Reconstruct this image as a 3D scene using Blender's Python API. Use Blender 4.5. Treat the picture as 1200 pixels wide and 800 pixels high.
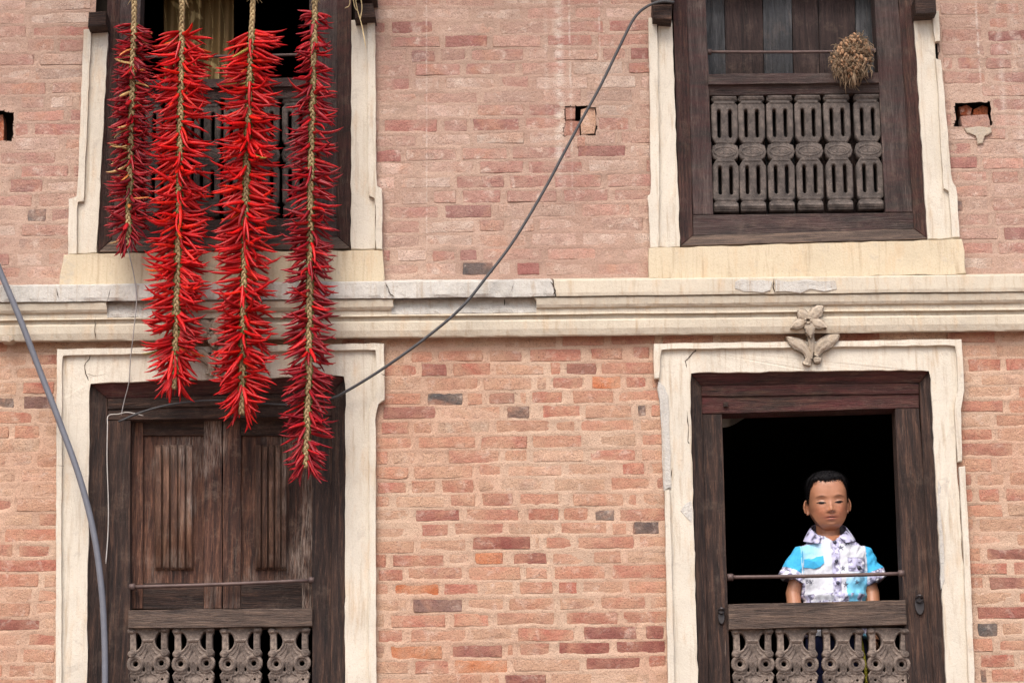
import bpy, bmesh, math, random
import numpy as np
from mathutils import Vector, Matrix, noise as mnoise

for o in list(bpy.data.objects): bpy.data.objects.remove(o, do_unlink=True)
scene = bpy.context.scene
COL = scene.collection
random.seed(7); RNG = np.random.default_rng(7)
R = math.radians

# ------------------------------------------------------------------ camera
F_PX = 2833.0                      # focal length in photo pixels (photo 1200 wide)
PITCH = math.atan(F_PX/10300.0); ROLL = R(0.62)
DIST = 7.79
CAM = Vector((0, -DIST*math.cos(PITCH), 1.6))
ZC = 1.6 + DIST*math.sin(PITCH)
FW = Vector((0, math.cos(PITCH), math.sin(PITCH)))
R0 = Vector((1,0,0)); U0 = Vector((0,-math.sin(PITCH), math.cos(PITCH)))
RT = R0*math.cos(ROLL) - U0*math.sin(ROLL)
UP = R0*math.sin(ROLL) + U0*math.cos(ROLL)
cd = bpy.data.cameras.new('camera'); cam = bpy.data.objects.new('camera', cd); COL.objects.link(cam)
cam.matrix_world = Matrix(((RT.x,UP.x,-FW.x,CAM.x),(RT.y,UP.y,-FW.y,CAM.y),(RT.z,UP.z,-FW.z,CAM.z),(0,0,0,1)))
cd.sensor_width = 36; cd.lens = F_PX/1200*36; cd.clip_start = 0.1; cd.clip_end = 500
cd.dof.use_dof = True; cd.dof.focus_distance = 7.62; cd.dof.aperture_fstop = 11.0
scene.camera = cam

# ------------------------------------------------------------------ sky, sun, exposure
SUN_EL, SUN_AZ = R(52), R(-14)     # azimuth measured from -Y (in front of the house) towards +X
w = bpy.data.worlds.new('World'); scene.world = w; w.use_nodes = True
nt = w.node_tree; nt.nodes.clear()
wo = nt.nodes.new('ShaderNodeOutputWorld'); bg = nt.nodes.new('ShaderNodeBackground')
sk = nt.nodes.new('ShaderNodeTexSky'); sk.sky_type = 'NISHITA'; sk.sun_disc = False
sk.sun_elevation = SUN_EL; sk.sun_rotation = math.pi - SUN_AZ
sk.air_density = 1.0; sk.dust_density = 4.0; sk.ozone_density = 1.0
bg.inputs[1].default_value = 0.15
nt.links.new(sk.outputs[0], bg.inputs[0]); nt.links.new(bg.outputs[0], wo.inputs[0])
sl = bpy.data.lights.new('sun', 'SUN'); sl.energy = 1.3; sl.angle = R(38); sl.color = (1, .97, .93)
so = bpy.data.objects.new('sun', sl); COL.objects.link(so)
sd = Vector((math.sin(SUN_AZ)*math.cos(SUN_EL), -math.cos(SUN_AZ)*math.cos(SUN_EL), math.sin(SUN_EL)))
so.rotation_euler = sd.to_track_quat('Z', 'Y').to_euler(); so.location = (0,-6,12)
vs = scene.view_settings
vs.view_transform = 'Standard'; vs.look = 'None'; vs.gamma = 1; vs.use_curve_mapping = False
vs.exposure = 0.80
scene.cycles.denoising_prefilter = 'NONE'

# ------------------------------------------------------------------ helpers
def P(px, py, y=0.0):
    """photo pixel -> point on the plane Y = y (y < 0 is out of the wall)"""
    d = FW + RT*((px-600)/F_PX) - UP*((py-400)/F_PX)
    return CAM + d*((y-CAM.y)/d.y)
def S(v):
    v /= 255.0
    return v/12.92 if v <= .04045 else ((v+.055)/1.055)**2.4
def srgb(r,g,b,k=1.0): return (S(r)*k, S(g)*k, S(b)*k, 1)

def hsh(ix, iy, seed):
    n = (ix.astype(np.int64)*374761393 + iy.astype(np.int64)*668265263 + seed*974634777) & 0xffffffff
    n = ((n ^ (n >> 13))*1274126177) & 0xffffffff
    return ((n ^ (n >> 16)) & 0xffff)/65535.0
def vn(x, y, seed=0):
    x = np.asarray(x, float); y = np.asarray(y, float)
    ix = np.floor(x); iy = np.floor(y); fx = x-ix; fy = y-iy
    fx = fx*fx*(3-2*fx); fy = fy*fy*(3-2*fy)
    a = hsh(ix,iy,seed); b = hsh(ix+1,iy,seed); c = hsh(ix,iy+1,seed); d = hsh(ix+1,iy+1,seed)
    return (a*(1-fx)+b*fx)*(1-fy) + (c*(1-fx)+d*fx)*fy
def fbm(x, y, o=4, seed=0):
    s = 0; a = .5; t = 0
    for i in range(o):
        s = s + a*vn(np.asarray(x)*2**i, np.asarray(y)*2**i, seed+i*17); t += a; a *= .5
    return s/t
def sst(a, b, x):
    t = np.clip((x-a)/(b-a), 0, 1); return t*t*(3-2*t)

def link(o, parent=None, mat=None, label=None, cat=None, group=None, kind=None):
    COL.objects.link(o)
    if parent is not None:
        o.parent = parent
        o.matrix_parent_inverse = Matrix.Translation(-BASE.get(parent.name, Vector((0,0,0))))
    if mat is not None and o.data is not None and len(o.data.materials) == 0: o.data.materials.append(mat)
    if label: o['label'] = label
    if cat: o['category'] = cat
    if group: o['group'] = group
    if kind: o['kind'] = kind
    return o
BASE = {}
def empty(name, loc=(0,0,0), parent=None, **kw):
    o = bpy.data.objects.new(name, None); o.empty_display_size = .1
    link(o, parent, **kw); o.location = loc; BASE[o.name] = Vector(loc); return o
def mobj(name, verts, faces, mat=None, parent=None, smooth=False, cols=None, **kw):
    me = bpy.data.meshes.new(name); me.from_pydata([tuple(v) for v in verts], [], faces)
    if smooth: me.shade_smooth()
    if cols is not None:
        a = me.color_attributes.new('Col', 'FLOAT_COLOR', 'POINT')
        a.data.foreach_set('color', np.asarray(cols, np.float32).reshape(-1))
    me.update()
    return link(bpy.data.objects.new(name, me), parent, mat, **kw)
def bmobj(name, bm, mat=None, parent=None, smooth=False, **kw):
    bmesh.ops.recalc_face_normals(bm, faces=bm.faces)
    me = bpy.data.meshes.new(name); bm.to_mesh(me); bm.free()
    if smooth: me.shade_smooth()
    return link(bpy.data.objects.new(name, me), parent, mat, **kw)
def baked(o):
    """mesh of an object with its modifiers / curve evaluated; the source is removed"""
    dg = bpy.context.evaluated_depsgraph_get(); dg.update()
    me = bpy.data.meshes.new_from_object(o.evaluated_get(dg)); bpy.data.objects.remove(o, do_unlink=True)
    return me

def poly_prism(bm, pts, y_front, y_back, bev=0.0, jit=0.0, step=0.032):
    """prism on the wall: pts are world (x,z) outline, front at y_front, back at y_back"""
    out = []
    n = len(pts)
    for i in range(n):
        a = pts[i]; b = pts[(i+1) % n]; L = math.hypot(b[0]-a[0], b[1]-a[1]); k = max(1, int(L/step)) if jit else 1
        for j in range(k):
            t = j/k; out.append((a[0]+(b[0]-a[0])*t + random.uniform(-jit,jit), a[1]+(b[1]-a[1])*t + random.uniform(-jit,jit)))
    f = [bm.verts.new((x, y_front+random.uniform(-jit,jit)*.5, z)) for x,z in out]
    k = [bm.verts.new((x, y_back, z)) for x,z in out]
    ff = bm.faces.new(f); bm.faces.new(k[::-1]); m = len(out)
    for i in range(m): bm.faces.new((f[i], k[i], k[(i+1)%m], f[(i+1)%m]))
    if bev:
        bmesh.ops.bevel(bm, geom=list(ff.edges), offset=bev, segments=2, profile=.5, affect='EDGES', clamp_overlap=True)
def W(px, py, y=0.0):
    v = P(px,py,y); return (v.x, v.z)
def wpoly(pts, y): return [W(a,b,y) for a,b in pts]
def prism_px(name, pts, y_front, y_back, mat, parent, bev=.003, jit=.0012, **kw):
    bm = bmesh.new(); poly_prism(bm, wpoly(pts, y_front), y_front, y_back, bev, jit)
    return bmobj(name, bm, mat, parent, **kw)
def beam(name, c, yback, mat, parent, bev=.003, **kw):
    """hexahedron whose front face has four corners (px,py,y); long edges cut and slightly uneven"""
    bm = bmesh.new(); f = [P(*q) for q in c]
    n = 7
    def lerp(a,b,t): return a+(b-a)*t
    l01 = (f[1]-f[0]).length; l12 = (f[2]-f[1]).length
    if l01 >= l12: A,B,C_,D = f[0],f[1],f[2],f[3]
    else: A,B,C_,D = f[1],f[2],f[3],f[0]
    top = [lerp(A,B,i/n) for i in range(n+1)]; bot = [lerp(D,C_,i/n) for i in range(n+1)]
    def j(v, i):
        if 0 < i < n: v = v + Vector((random.uniform(-1,1), random.uniform(-.6,.6), random.uniform(-1,1)))*.0011
        return v
    tv = [bm.verts.new(j(v,i)) for i,v in enumerate(top)]; bv = [bm.verts.new(j(v,i)) for i,v in enumerate(bot)]
    tb = [bm.verts.new((v.x, yback, v.z)) for v in top]; bb = [bm.verts.new((v.x, yback, v.z)) for v in bot]
    fr = []
    for i in range(n):
        fr.append(bm.faces.new((tv[i],tv[i+1],bv[i+1],bv[i])))
        bm.faces.new((tb[i+1],tb[i],bb[i],bb[i+1]))
        bm.faces.new((tv[i],tb[i],tb[i+1],tv[i+1])); bm.faces.new((bb[i],bv[i],bv[i+1],bb[i+1]))
    bm.faces.new((tv[0],bv[0],bb[0],tb[0])); bm.faces.new((tv[n],tb[n],bb[n],bv[n]))
    if bev:
        bnd = [e for e in bm.edges if sum(1 for q in e.link_faces if q in fr) == 1]
        bmesh.ops.bevel(bm, geom=bnd, offset=bev, segments=2, profile=.5, affect='EDGES', clamp_overlap=True)
    return bmobj(name, bm, mat, parent, **kw)
def box(bm, x0,x1,y0,y1,z0,z1):
    v = [bm.verts.new(p) for p in ((x0,y0,z0),(x1,y0,z0),(x1,y1,z0),(x0,y1,z0),(x0,y0,z1),(x1,y0,z1),(x1,y1,z1),(x0,y1,z1))]
    for q in ((0,1,2,3),(4,7,6,5),(0,4,5,1),(1,5,6,2),(2,6,7,3),(3,7,4,0)): bm.faces.new([v[i] for i in q])
def spline(pts, n):
    """Catmull-Rom through points (tuples of any length)"""
    p = [np.array(q, float) for q in pts]; p = [2*p[0]-p[1]] + p + [2*p[-1]-p[-2]]; out = []
    m = len(p)-3
    for k in range(n+1):
        u = k/n*m; i = min(int(u), m-1); t = u-i; a,b,c,d = p[i:i+4]
        out.append(.5*((2*b)+(-a+c)*t+(2*a-5*b+4*c-d)*t*t+(-a+3*b-3*c+d)*t**3))
    return out
def tube_data(pts, rad, sides=8, v0=0):
    pts = [Vector(p) for p in pts]; n = len(pts)
    rad = rad if hasattr(rad, '__len__') else [rad]*n
    V = []; Fc = []; prev = None
    for i,p in enumerate(pts):
        t = (pts[min(i+1,n-1)]-pts[max(i-1,0)]).normalized()
        if prev is None:
            a = Vector((0,1,0)) if abs(t.y) < .9 else Vector((1,0,0)); u = t.cross(a).normalized()
        else: u = (prev - t*prev.dot(t)).normalized()
        prev = u; b = t.cross(u)
        for k in range(sides):
            g = 2*math.pi*k/sides; V.append(p + (u*math.cos(g)+b*math.sin(g))*rad[i])
    for i in range(n-1):
        for k in range(sides):
            a = v0+i*sides+k; b_ = v0+i*sides+(k+1)%sides; Fc.append((a, b_, b_+sides, a+sides))
    Fc.append(tuple(v0+k for k in range(sides))[::-1]); Fc.append(tuple(v0+(n-1)*sides+k for k in range(sides)))
    return V, Fc
def tubes(name, lst, mat, parent=None, sides=8, smooth=True, **kw):
    V = []; Fc = []
    for pts, r in lst:
        v, f = tube_data(pts, r, sides, len(V)); V += v; Fc += f
    return mobj(name, V, Fc, mat, parent, smooth, **kw)

# ------------------------------------------------------------------ materials
class NB:
    def __init__(s, name):
        s.m = bpy.data.materials.new(name); s.m.use_nodes = True; s.t = s.m.node_tree
        s.b = s.t.nodes['Principled BSDF']
    def n(s, typ, **k):
        q = s.t.nodes.new(typ)
        for a,v in k.items(): setattr(q, a, v)
        return q
    def l(s, a, b): s.t.links.new(a, b)
    def coord(s, scale=(1,1,1), kind='Object'):
        c = s.n('ShaderNodeTexCoord'); m = s.n('ShaderNodeMapping'); m.inputs['Scale'].default_value = scale
        s.l(c.outputs[kind], m.inputs[0]); return m.outputs[0]
    def noise(s, vec, scale, detail=5, rough=.6, dist=0.0):
        q = s.n('ShaderNodeTexNoise'); q.inputs['Scale'].default_value = scale; q.inputs['Detail'].default_value = detail
        q.inputs['Roughness'].default_value = rough; q.inputs['Distortion'].default_value = dist
        s.l(vec, q.inputs['Vector']); return q.outputs['Fac']
    def ramp(s, fac, stops):
        q = s.n('ShaderNodeValToRGB'); e = q.color_ramp.elements
        while len(e) < len(stops): e.new(.5)
        for i,(p,c) in enumerate(stops):
            e[i].position = p; e[i].color = c if hasattr(c,'__len__') else (c,c,c,1)
        s.l(fac, q.inputs[0]); return q.outputs[0]
    def mix(s, fac, a, b, mode='MIX'):
        q = s.n('ShaderNodeMix', data_type='RGBA', blend_type=mode)
        for inp, v in ((q.inputs[0],fac),(q.inputs[6],a),(q.inputs[7],b)):
            if hasattr(v, 'is_linked'): s.l(v, inp)
            else: inp.default_value = v
        return q.outputs[2]
    def math(s, op, a, b=0.0):
        q = s.n('ShaderNodeMath', operation=op)
        for i,v in enumerate((a,b)):
            if hasattr(v,'is_linked'): s.l(v, q.inputs[i])
            else: q.inputs[i].default_value = v
        return q.outputs[0]
    def bump(s, h, strength=.3, dist=.01, normal=None):
        q = s.n('ShaderNodeBump'); q.inputs['Strength'].default_value = strength; q.inputs['Distance'].default_value = dist
        s.l(h, q.inputs['Height'])
        if normal is not None: s.l(normal, q.inputs['Normal'])
        s.l(q.outputs[0], s.b.inputs['Normal']); return q.outputs[0]
    def base(s, c, rough=.8, spec=.3):
        if hasattr(c,'is_linked'): s.l(c, s.b.inputs['Base Color'])
        else: s.b.inputs['Base Color'].default_value = c
        if hasattr(rough,'is_linked'): s.l(rough, s.b.inputs['Roughness'])
        else: s.b.inputs['Roughness'].default_value = rough
        s.b.inputs['Specular IOR Level'].default_value = spec
        return s.m

MORT_LO = srgb(202,173,150); MORT_UP = srgb(192,164,146)
def lime_streaks(nb, top):
    """white lime runs that ran down the wall from above (stains with their own shape)"""
    g = nb.n('ShaderNodeNewGeometry'); sp = nb.n('ShaderNodeSeparateXYZ'); nb.l(g.outputs['Position'], sp.inputs[0])
    nz = nb.noise(nb.coord((6,6,14)), 3, 4, .6)
    tot = None
    for px, wd, y1, amt in top:
        x0 = P(px, 60).x; z1 = P(px, y1).z
        dx = nb.math('ABSOLUTE', nb.math('SUBTRACT', nb.math('ADD', sp.outputs[0], nb.math('MULTIPLY', nb.math('SUBTRACT', nz, .5), .012)), x0))
        m = nb.math('SUBTRACT', 1, nb.math('MULTIPLY', dx, 1/wd)); m.node.use_clamp = True
        zz = nb.math('MULTIPLY', nb.math('SUBTRACT', sp.outputs[2], z1), 6.0); zz.node.use_clamp = True
        br = nb.math('MULTIPLY', nb.math('SUBTRACT', nz, .40), 5.0); br.node.use_clamp = True
        m = nb.math('MULTIPLY', nb.math('MULTIPLY', m, zz), nb.math('MULTIPLY', br, amt))
        tot = m if tot is None else nb.math('MAXIMUM', tot, m)
    return tot
STREAKS = [(655,.022,235,.75),(668,.006,250,.6),(703,.005,92,.9),(1147,.006,118,.9),(1172,.016,190,.35),(1190,.02,215,.3),(500,.004,310,.6),(640,.01,200,.25)]
def mat_mortar(name, col, streak):
    nb = NB(name); v = nb.coord()
    a = nb.noise(v, 7, 6, .62); b = nb.noise(v, 60, 5, .7); c = nb.noise(v, 2.2, 4, .5)
    k = nb.ramp(a, [(.3, tuple(x*.80 for x in col[:3])+(1,)), (.52, col), (.75, (min(1,col[0]*1.12),min(1,col[1]*1.14),min(1,col[2]*1.16),1))])
    k = nb.mix(nb.ramp(c, [(.42,0),(.62,.35)]), k, srgb(192,138,112) if not streak else srgb(166,128,114))
    k = nb.mix(nb.ramp(b, [(.58,0),(.72,.6)]), k, srgb(150,110,88))
    if streak: k = nb.mix(lime_streaks(nb, STREAKS), k, srgb(226,214,200))
    k = nb.mix(nb.ramp(nb.noise(v, 260, 3, .7), [(.32,.65),(.46,0),(.58,0),(.70,.5)]), k, srgb(122,90,74))
    h = nb.math('ADD', nb.noise(v, 150, 6, .75), nb.math('MULTIPLY', a, .6))
    nb.bump(h, .9, .007); return nb.base(k, .92, .15)
def mat_brick(name, mort, streak):
    nb = NB(name); at = nb.n('ShaderNodeAttribute', attribute_name='Col'); v = nb.coord()
    a = nb.noise(v, 28, 6, .68); b = nb.noise(v, 110, 5, .7); c = nb.noise(v, 11, 5, .6, .5)
    k = nb.mix(nb.ramp(a, [(.35,0),(.68,.55)]), at.outputs[0], nb.mix(1, at.outputs[0], (.58,.50,.48,1), 'MULTIPLY'))
    hue = nb.noise(v, 9, 4, .55, .8)
    k = nb.mix(nb.ramp(hue, [(.52,0),(.66,.55)]), k, srgb(200,146,118))
    k = nb.mix(nb.ramp(nb.noise(v, 17, 5, .65), [(.56,0),(.70,.40)]), k, srgb(146,104,98))
    wash = nb.math('MULTIPLY', nb.ramp(c, [(.36,0),(.62,1)]), at.outputs['Alpha'])
    k = nb.mix(wash, k, mort)
    k = nb.mix(nb.ramp(nb.noise(v, 21, 6, .7, .4), [(.54,0),(.68,.62 if streak else .42)]), k, srgb(226,206,190))
    k = nb.mix(nb.ramp(b, [(.64,0),(.76,.65)]), k, srgb(92,66,60))
    k = nb.mix(nb.ramp(nb.noise(v, 75, 3, .6), [(.66,0),(.76,.35)]), k, srgb(225,190,165))
    if streak: k = nb.mix(lime_streaks(nb, STREAKS), k, srgb(232,220,208))
    k = nb.mix(nb.ramp(nb.noise(v, 240, 3, .7), [(.32,.7),(.45,0),(.60,0),(.72,.5)]), k, srgb(104,68,60))
    h = nb.math('ADD', nb.noise(v, 130, 6, .78), nb.math('MULTIPLY', a, 1.2))
    nb.bump(h, 1.0, .008); return nb.base(k, .9, .15)
def mat_plaster(name, col, grey=0.0):
    nb = NB(name); v = nb.coord()
    a = nb.noise(v, 5, 6, .6); b = nb.noise(v, 70, 5, .7); c = nb.noise(nb.coord((9,9,2.2)), 4, 5, .6)
    k = nb.ramp(a, [(.3, tuple(x*.88 for x in col[:3])+(1,)), (.55, col), (.8, tuple(min(1,x*1.07) for x in col[:3])+(1,))])
    k = nb.mix(nb.ramp(c, [(.52,0),(.75,.40)]), k, srgb(190,155,115) if not grey else srgb(150,145,138))
    k = nb.mix(nb.ramp(b, [(.64,0),(.78,.6)]), k, srgb(140,118,98))
    k = nb.mix(nb.ramp(nb.noise(nb.coord((22,22,1.6)), 3, 5, .65), [(.53,0),(.70,.52)]), k, srgb(158,136,110))
    k = nb.mix(nb.ramp(nb.noise(v, 230, 3, .7), [(.32,.35),(.45,0)]), k, srgb(150,128,104))
    k = nb.mix(nb.ramp(nb.noise(v, 15, 6, .75, .6), [(.58,0),(.66,.5)]), k, srgb(172,162,150))
    h = nb.math('ADD', nb.noise(v, 120, 6, .7), nb.math('MULTIPLY', nb.noise(v, 18, 4, .6), 1.2))
    nb.bump(h, .40 if not grey else .9, .005); return nb.base(k, .88, .2)
def mat_wood(name, dark, mid, light, axis, paint=0.0, dust=0.25, bleach=0.0):
    nb = NB(name); sc = {'z':(16,16,1.1),'x':(1.1,16,16)}[axis]
    v = nb.coord(sc); v1 = nb.coord()
    g = nb.noise(v, 5.5, 7, .68, .6); fine = nb.noise(v, 22, 4, .7); big = nb.noise(v1, 3.3, 5, .6)
    k = nb.ramp(g, [(.30,dark),(.52,mid),(.76,light)])
    k = nb.mix(nb.ramp(big, [(.40,0),(.68,.62)]), k, dark)
    if paint: k = nb.mix(nb.math('MULTIPLY', nb.ramp(nb.noise(nb.coord((1.6,3,9)), 3, 6, .7, .5), [(.36,0),(.64,1)]), paint), k, srgb(98,44,44))
    k = nb.mix(nb.ramp(nb.noise(v1, 13, 6, .75), [(.54,0),(.78,dust)]), k, srgb(150,128,112))
    if bleach: k = nb.mix(nb.math('MULTIPLY', nb.ramp(nb.noise(nb.coord((2.2,2.2,1.3)), 3.2, 3, .5), [(.48,0),(.62,1)]), nb.ramp(fine, [(.42,0),(.62,bleach)])), k, srgb(156,140,128))
    k = nb.mix(nb.ramp(nb.noise(nb.coord(tuple(q*1.6 for q in sc)), 3.1, 6, .8, .3), [(.60,0),(.70,.5)]), k, srgb(146,126,112))
    k = nb.mix(nb.ramp(fine, [(.30,.8),(.42,0)]), k, (.004,.003,.003,1))
    h = nb.math('ADD', nb.math('MULTIPLY', g, 1.0), fine)
    k = nb.mix(nb.ramp(nb.noise(nb.coord(tuple(q*3 for q in sc)), 9, 4, .75), [(.34,.75),(.47,0),(.60,0),(.72,.5)]), k, nb.mix(nb.ramp(g, [(.4,0),(.6,1)]), (.006,.004,.004,1), light))
    nb.bump(h, .9, .006); return nb.base(k, nb.ramp(big, [(.3,.55),(.7,.8)]), .35)
def mat_plain(name, col, rough=.6, spec=.3, var=.25, metal=0.0):
    nb = NB(name); v = nb.coord()
    k = nb.ramp(nb.noise(v, 25, 5, .65), [(.3, tuple(x*(1-var) for x in col[:3])+(1,)), (.7, tuple(min(1,x*(1+var)) for x in col[:3])+(1,))])
    nb.bump(nb.noise(v, 140, 4, .6), .25, .002); nb.b.inputs['Metallic'].default_value = metal
    return nb.base(k, rough, spec)
def mat_vcol(name, rough=.8, spec=.25, bump=.2, sss=0.0, bscale=220):
    nb = NB(name); at = nb.n('ShaderNodeAttribute', attribute_name='Col'); v = nb.coord()
    k = nb.mix(nb.ramp(nb.noise(v, 60, 4, .6), [(.35,.10),(.65,0)]), at.outputs[0], (0,0,0,1))
    nb.bump(nb.noise(v, bscale, 4, .6), bump, .002)
    if sss:
        nb.b.inputs['Subsurface Weight'].default_value = sss; nb.b.inputs['Subsurface Scale'].default_value = .006
        nb.b.inputs['Subsurface Radius'].default_value = (1,.35,.2)
    return nb.base(k, rough, spec)

M = {}
M['mort_lo'] = mat_mortar('mortar_lower', MORT_LO, False); M['mort_up'] = mat_mortar('mortar_upper', MORT_UP, True)
M['brick_lo'] = mat_brick('brick_lower', srgb(199,162,134), False); M['brick_up'] = mat_brick('brick_upper', srgb(190,160,142), True)
M['plaster'] = mat_plaster('cream_plaster', srgb(203,195,180)); M['sill'] = mat_plaster('yellow_plaster', srgb(198,184,158))
M['cornice'] = mat_plaster('cornice_plaster', srgb(192,182,164))
M['cement'] = mat_plaster('grey_cement', srgb(192,188,180), 1)
M['stone'] = mat_plaster('carved_stone', srgb(182,168,150), 1)
D,Mi,Li = srgb(27,19,16), srgb(59,42,35), srgb(108,79,63)
M['wood_z'] = mat_wood('dark_wood_upright', D, Mi, Li, 'z'); M['wood_x'] = mat_wood('dark_wood_level', D, Mi, Li, 'x')
M['red_z'] = mat_wood('painted_wood_upright', D, Mi, Li, 'z', .30); M['red_x'] = mat_wood('painted_wood_level', D, Mi, Li, 'x', .62)
gD,gM,gL = srgb(38,33,31), srgb(67,58,54), srgb(102,91,85)
M['grey_z'] = mat_wood('weathered_wood_upright', gD, gM, gL, 'z', .3, .3); M['grey_x'] = mat_wood('weathered_wood_level', gD, gM, gL, 'x', .25, .3)
M['rail'] = mat_wood('rail_wood', srgb(52,43,39), srgb(98,82,72), srgb(140,116,98), 'x', 0, .35)
M['shut'] = mat_wood('shutter_wood', srgb(30,19,15), srgb(78,50,39), srgb(140,98,76), 'z', 0, .55, .9)
M['flute'] = mat_wood('bleached_flutes', srgb(44,29,22), srgb(100,68,52), srgb(160,122,98), 'z', 0, .5, 1.0)
M['lat'] = mat_wood('lattice_wood', srgb(74,66,61), srgb(114,102,94), srgb(148,134,124), 'z', 0, .45)
M['lat_up'] = mat_wood('lattice_wood_grey', srgb(62,56,54), srgb(92,84,80), srgb(118,108,102), 'z', 0, .35)
def mat_carved(name, dark, mid, light):
    nb = NB(name); v = nb.coord(); a = nb.noise(v, 26, 6, .7); b = nb.noise(v, 140, 4, .7)
    k = nb.ramp(a, [(.3,dark),(.5,mid),(.72,light)])
    k = nb.mix(nb.ramp(b, [(.32,.7),(.46,0),(.58,0),(.72,.5)]), k, nb.mix(nb.ramp(a, [(.45,0),(.55,1)]), dark, light))
    nb.bump(nb.math('ADD', a, nb.math('MULTIPLY', b, .6)), .8, .006); return nb.base(k, .75, .3)
M['lat'] = mat_carved('carved_lattice', srgb(58,50,45), srgb(104,92,84), srgb(144,129,117)); M['lat_up'] = mat_carved('carved_baluster', srgb(54,48,45), srgb(86,78,73), srgb(122,110,102))
M['board_b'] = mat_wood('blue_grey_board', srgb(46,46,47), srgb(70,71,73), srgb(104,104,105), 'z', 0, .25)
M['board_r'] = mat_wood('brown_board', srgb(32,24,22), srgb(62,46,42), srgb(86,68,62), 'z', 0, .3)
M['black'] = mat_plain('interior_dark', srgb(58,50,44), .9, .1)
M['iron'] = mat_plain('rusty_iron', srgb(92,76,72), .55, .4, .3, .3)
M['crack'] = mat_plain('crack_shadow', srgb(70,60,52), .95, .05)

# ------------------------------------------------------------------ the setting
bm = bmesh.new(); box(bm, -60,60,-60,60,-.3,0)
nb = NB('street_paving'); v = nb.coord(); bt = nb.n('ShaderNodeTexBrick'); bt.inputs['Scale'].default_value = 3
bt.inputs['Color1'].default_value = srgb(150,120,104); bt.inputs['Color2'].default_value = srgb(136,116,104); bt.inputs['Mortar'].default_value = srgb(110,104,98)
nb.l(v, bt.inputs['Vector']); nb.base(bt.outputs[0], .9)
bmobj('ground', bm, nb.m, kind='structure')

# ------------------------------------------------------------------ the house
house = empty('brick_house', (0,0,0), label='old brick town house with cream plaster trim and carved wooden windows', cat='house')

# rows of bricks: world heights of the courses from photo rows
def zrow(px,py): return P(px,py).z
zl0, zl1 = zrow(500,417), zrow(500,798); PL = (zl0-zl1)/22
zu0, zu1 = zrow(500,16.5), zrow(500,316); PU = (zu0-zu1)/18
Z_COR_T, Z_COR_B = P(1150,323).z, P(1150,392).z
palL = {'t':(204,165,140),'p':(212,178,154),'o':(202,148,124),'r':(188,126,108),'d':(158,102,92),'u':(120,88,86),'g':(98,93,92),'b':(206,132,92)}
palU = {'t':(202,170,154),'p':(218,192,176),'o':(202,160,144),'r':(190,142,130),'d':(172,124,116),'u':(146,114,110),'g':(108,104,102),'b':(198,142,120)}
SPEC = [  # bricks one can tell apart: x0, x1, y, colour
(440,478,572,'r'),(516,557,572,'r'),(607,657,587,'o'),(670,732,587,'o'),(485,540,605,'d'),(545,610,604,'r'),(617,657,603,'r'),(695,722,602,'g'),
(531,592,622,'r'),(740,774,618,'g'),(552,623,639,'d'),(638,672,640,'r'),(675,745,636,'r'),(458,522,659,'r'),(555,592,657,'b'),(600,643,657,'d'),
(441,474,677,'r'),(547,612,675,'o'),(461,516,694,'b'),(607,650,691,'o'),(482,544,712,'u'),(703,758,706,'r'),(456,524,730,'r'),(530,575,730,'o'),(580,651,726,'o'),(662,726,724,'r'),
(441,474,749,'r'),(480,548,748,'o'),(605,675,746,'r'),(682,748,744,'d'),(755,780,744,'d'),(456,520,766,'b'),(528,591,765,'d'),(607,646,764,'r'),(653,716,763,'d'),(721,782,762,'d'),
(484,528,784,'r'),(685,752,781,'d'),(758,782,780,'r'),(590,642,799,'d'),(499,544,470,'g'),(571,605,470,'u'),(622,661,468,'r'),(670,721,468,'o'),
(592,622,488,'g'),(634,682,486,'r'),(746,759,482,'g'),(447,512,489,'d'),(445,481,503,'r'),(646,685,451,'r'),(692,730,451,'b'),(499,562,452,'o'),
(529,577,434,'r'),(662,701,433,'d'),(571,613,417,'r'),(619,683,417,'r'),(691,731,417,'r'),(740,763,416,'r'),(448,490,436,'r'),
(26,65,475,'u'),(-20,19,474,'g'),(25,65,455,'r'),(20,60,647,'r'),(-10,48,737,'d'),(1154,1215,647,'d'),(1144,1171,736,'g'),(1147,1190,770,'r'),(1147,1158,789,'g'),
(1158,1210,682,'d'),(1144,1215,717,'d'),(1133,1175,430,'r'),
(540,580,317,'g'),(505,535,300,'r'),(640,700,302,'o'),(675,735,182,'d'),(1175,1215,272,'d'),(1105,1130,243,'g'),(30,56,257,'g'),(10,52,220,'d')]
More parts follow.
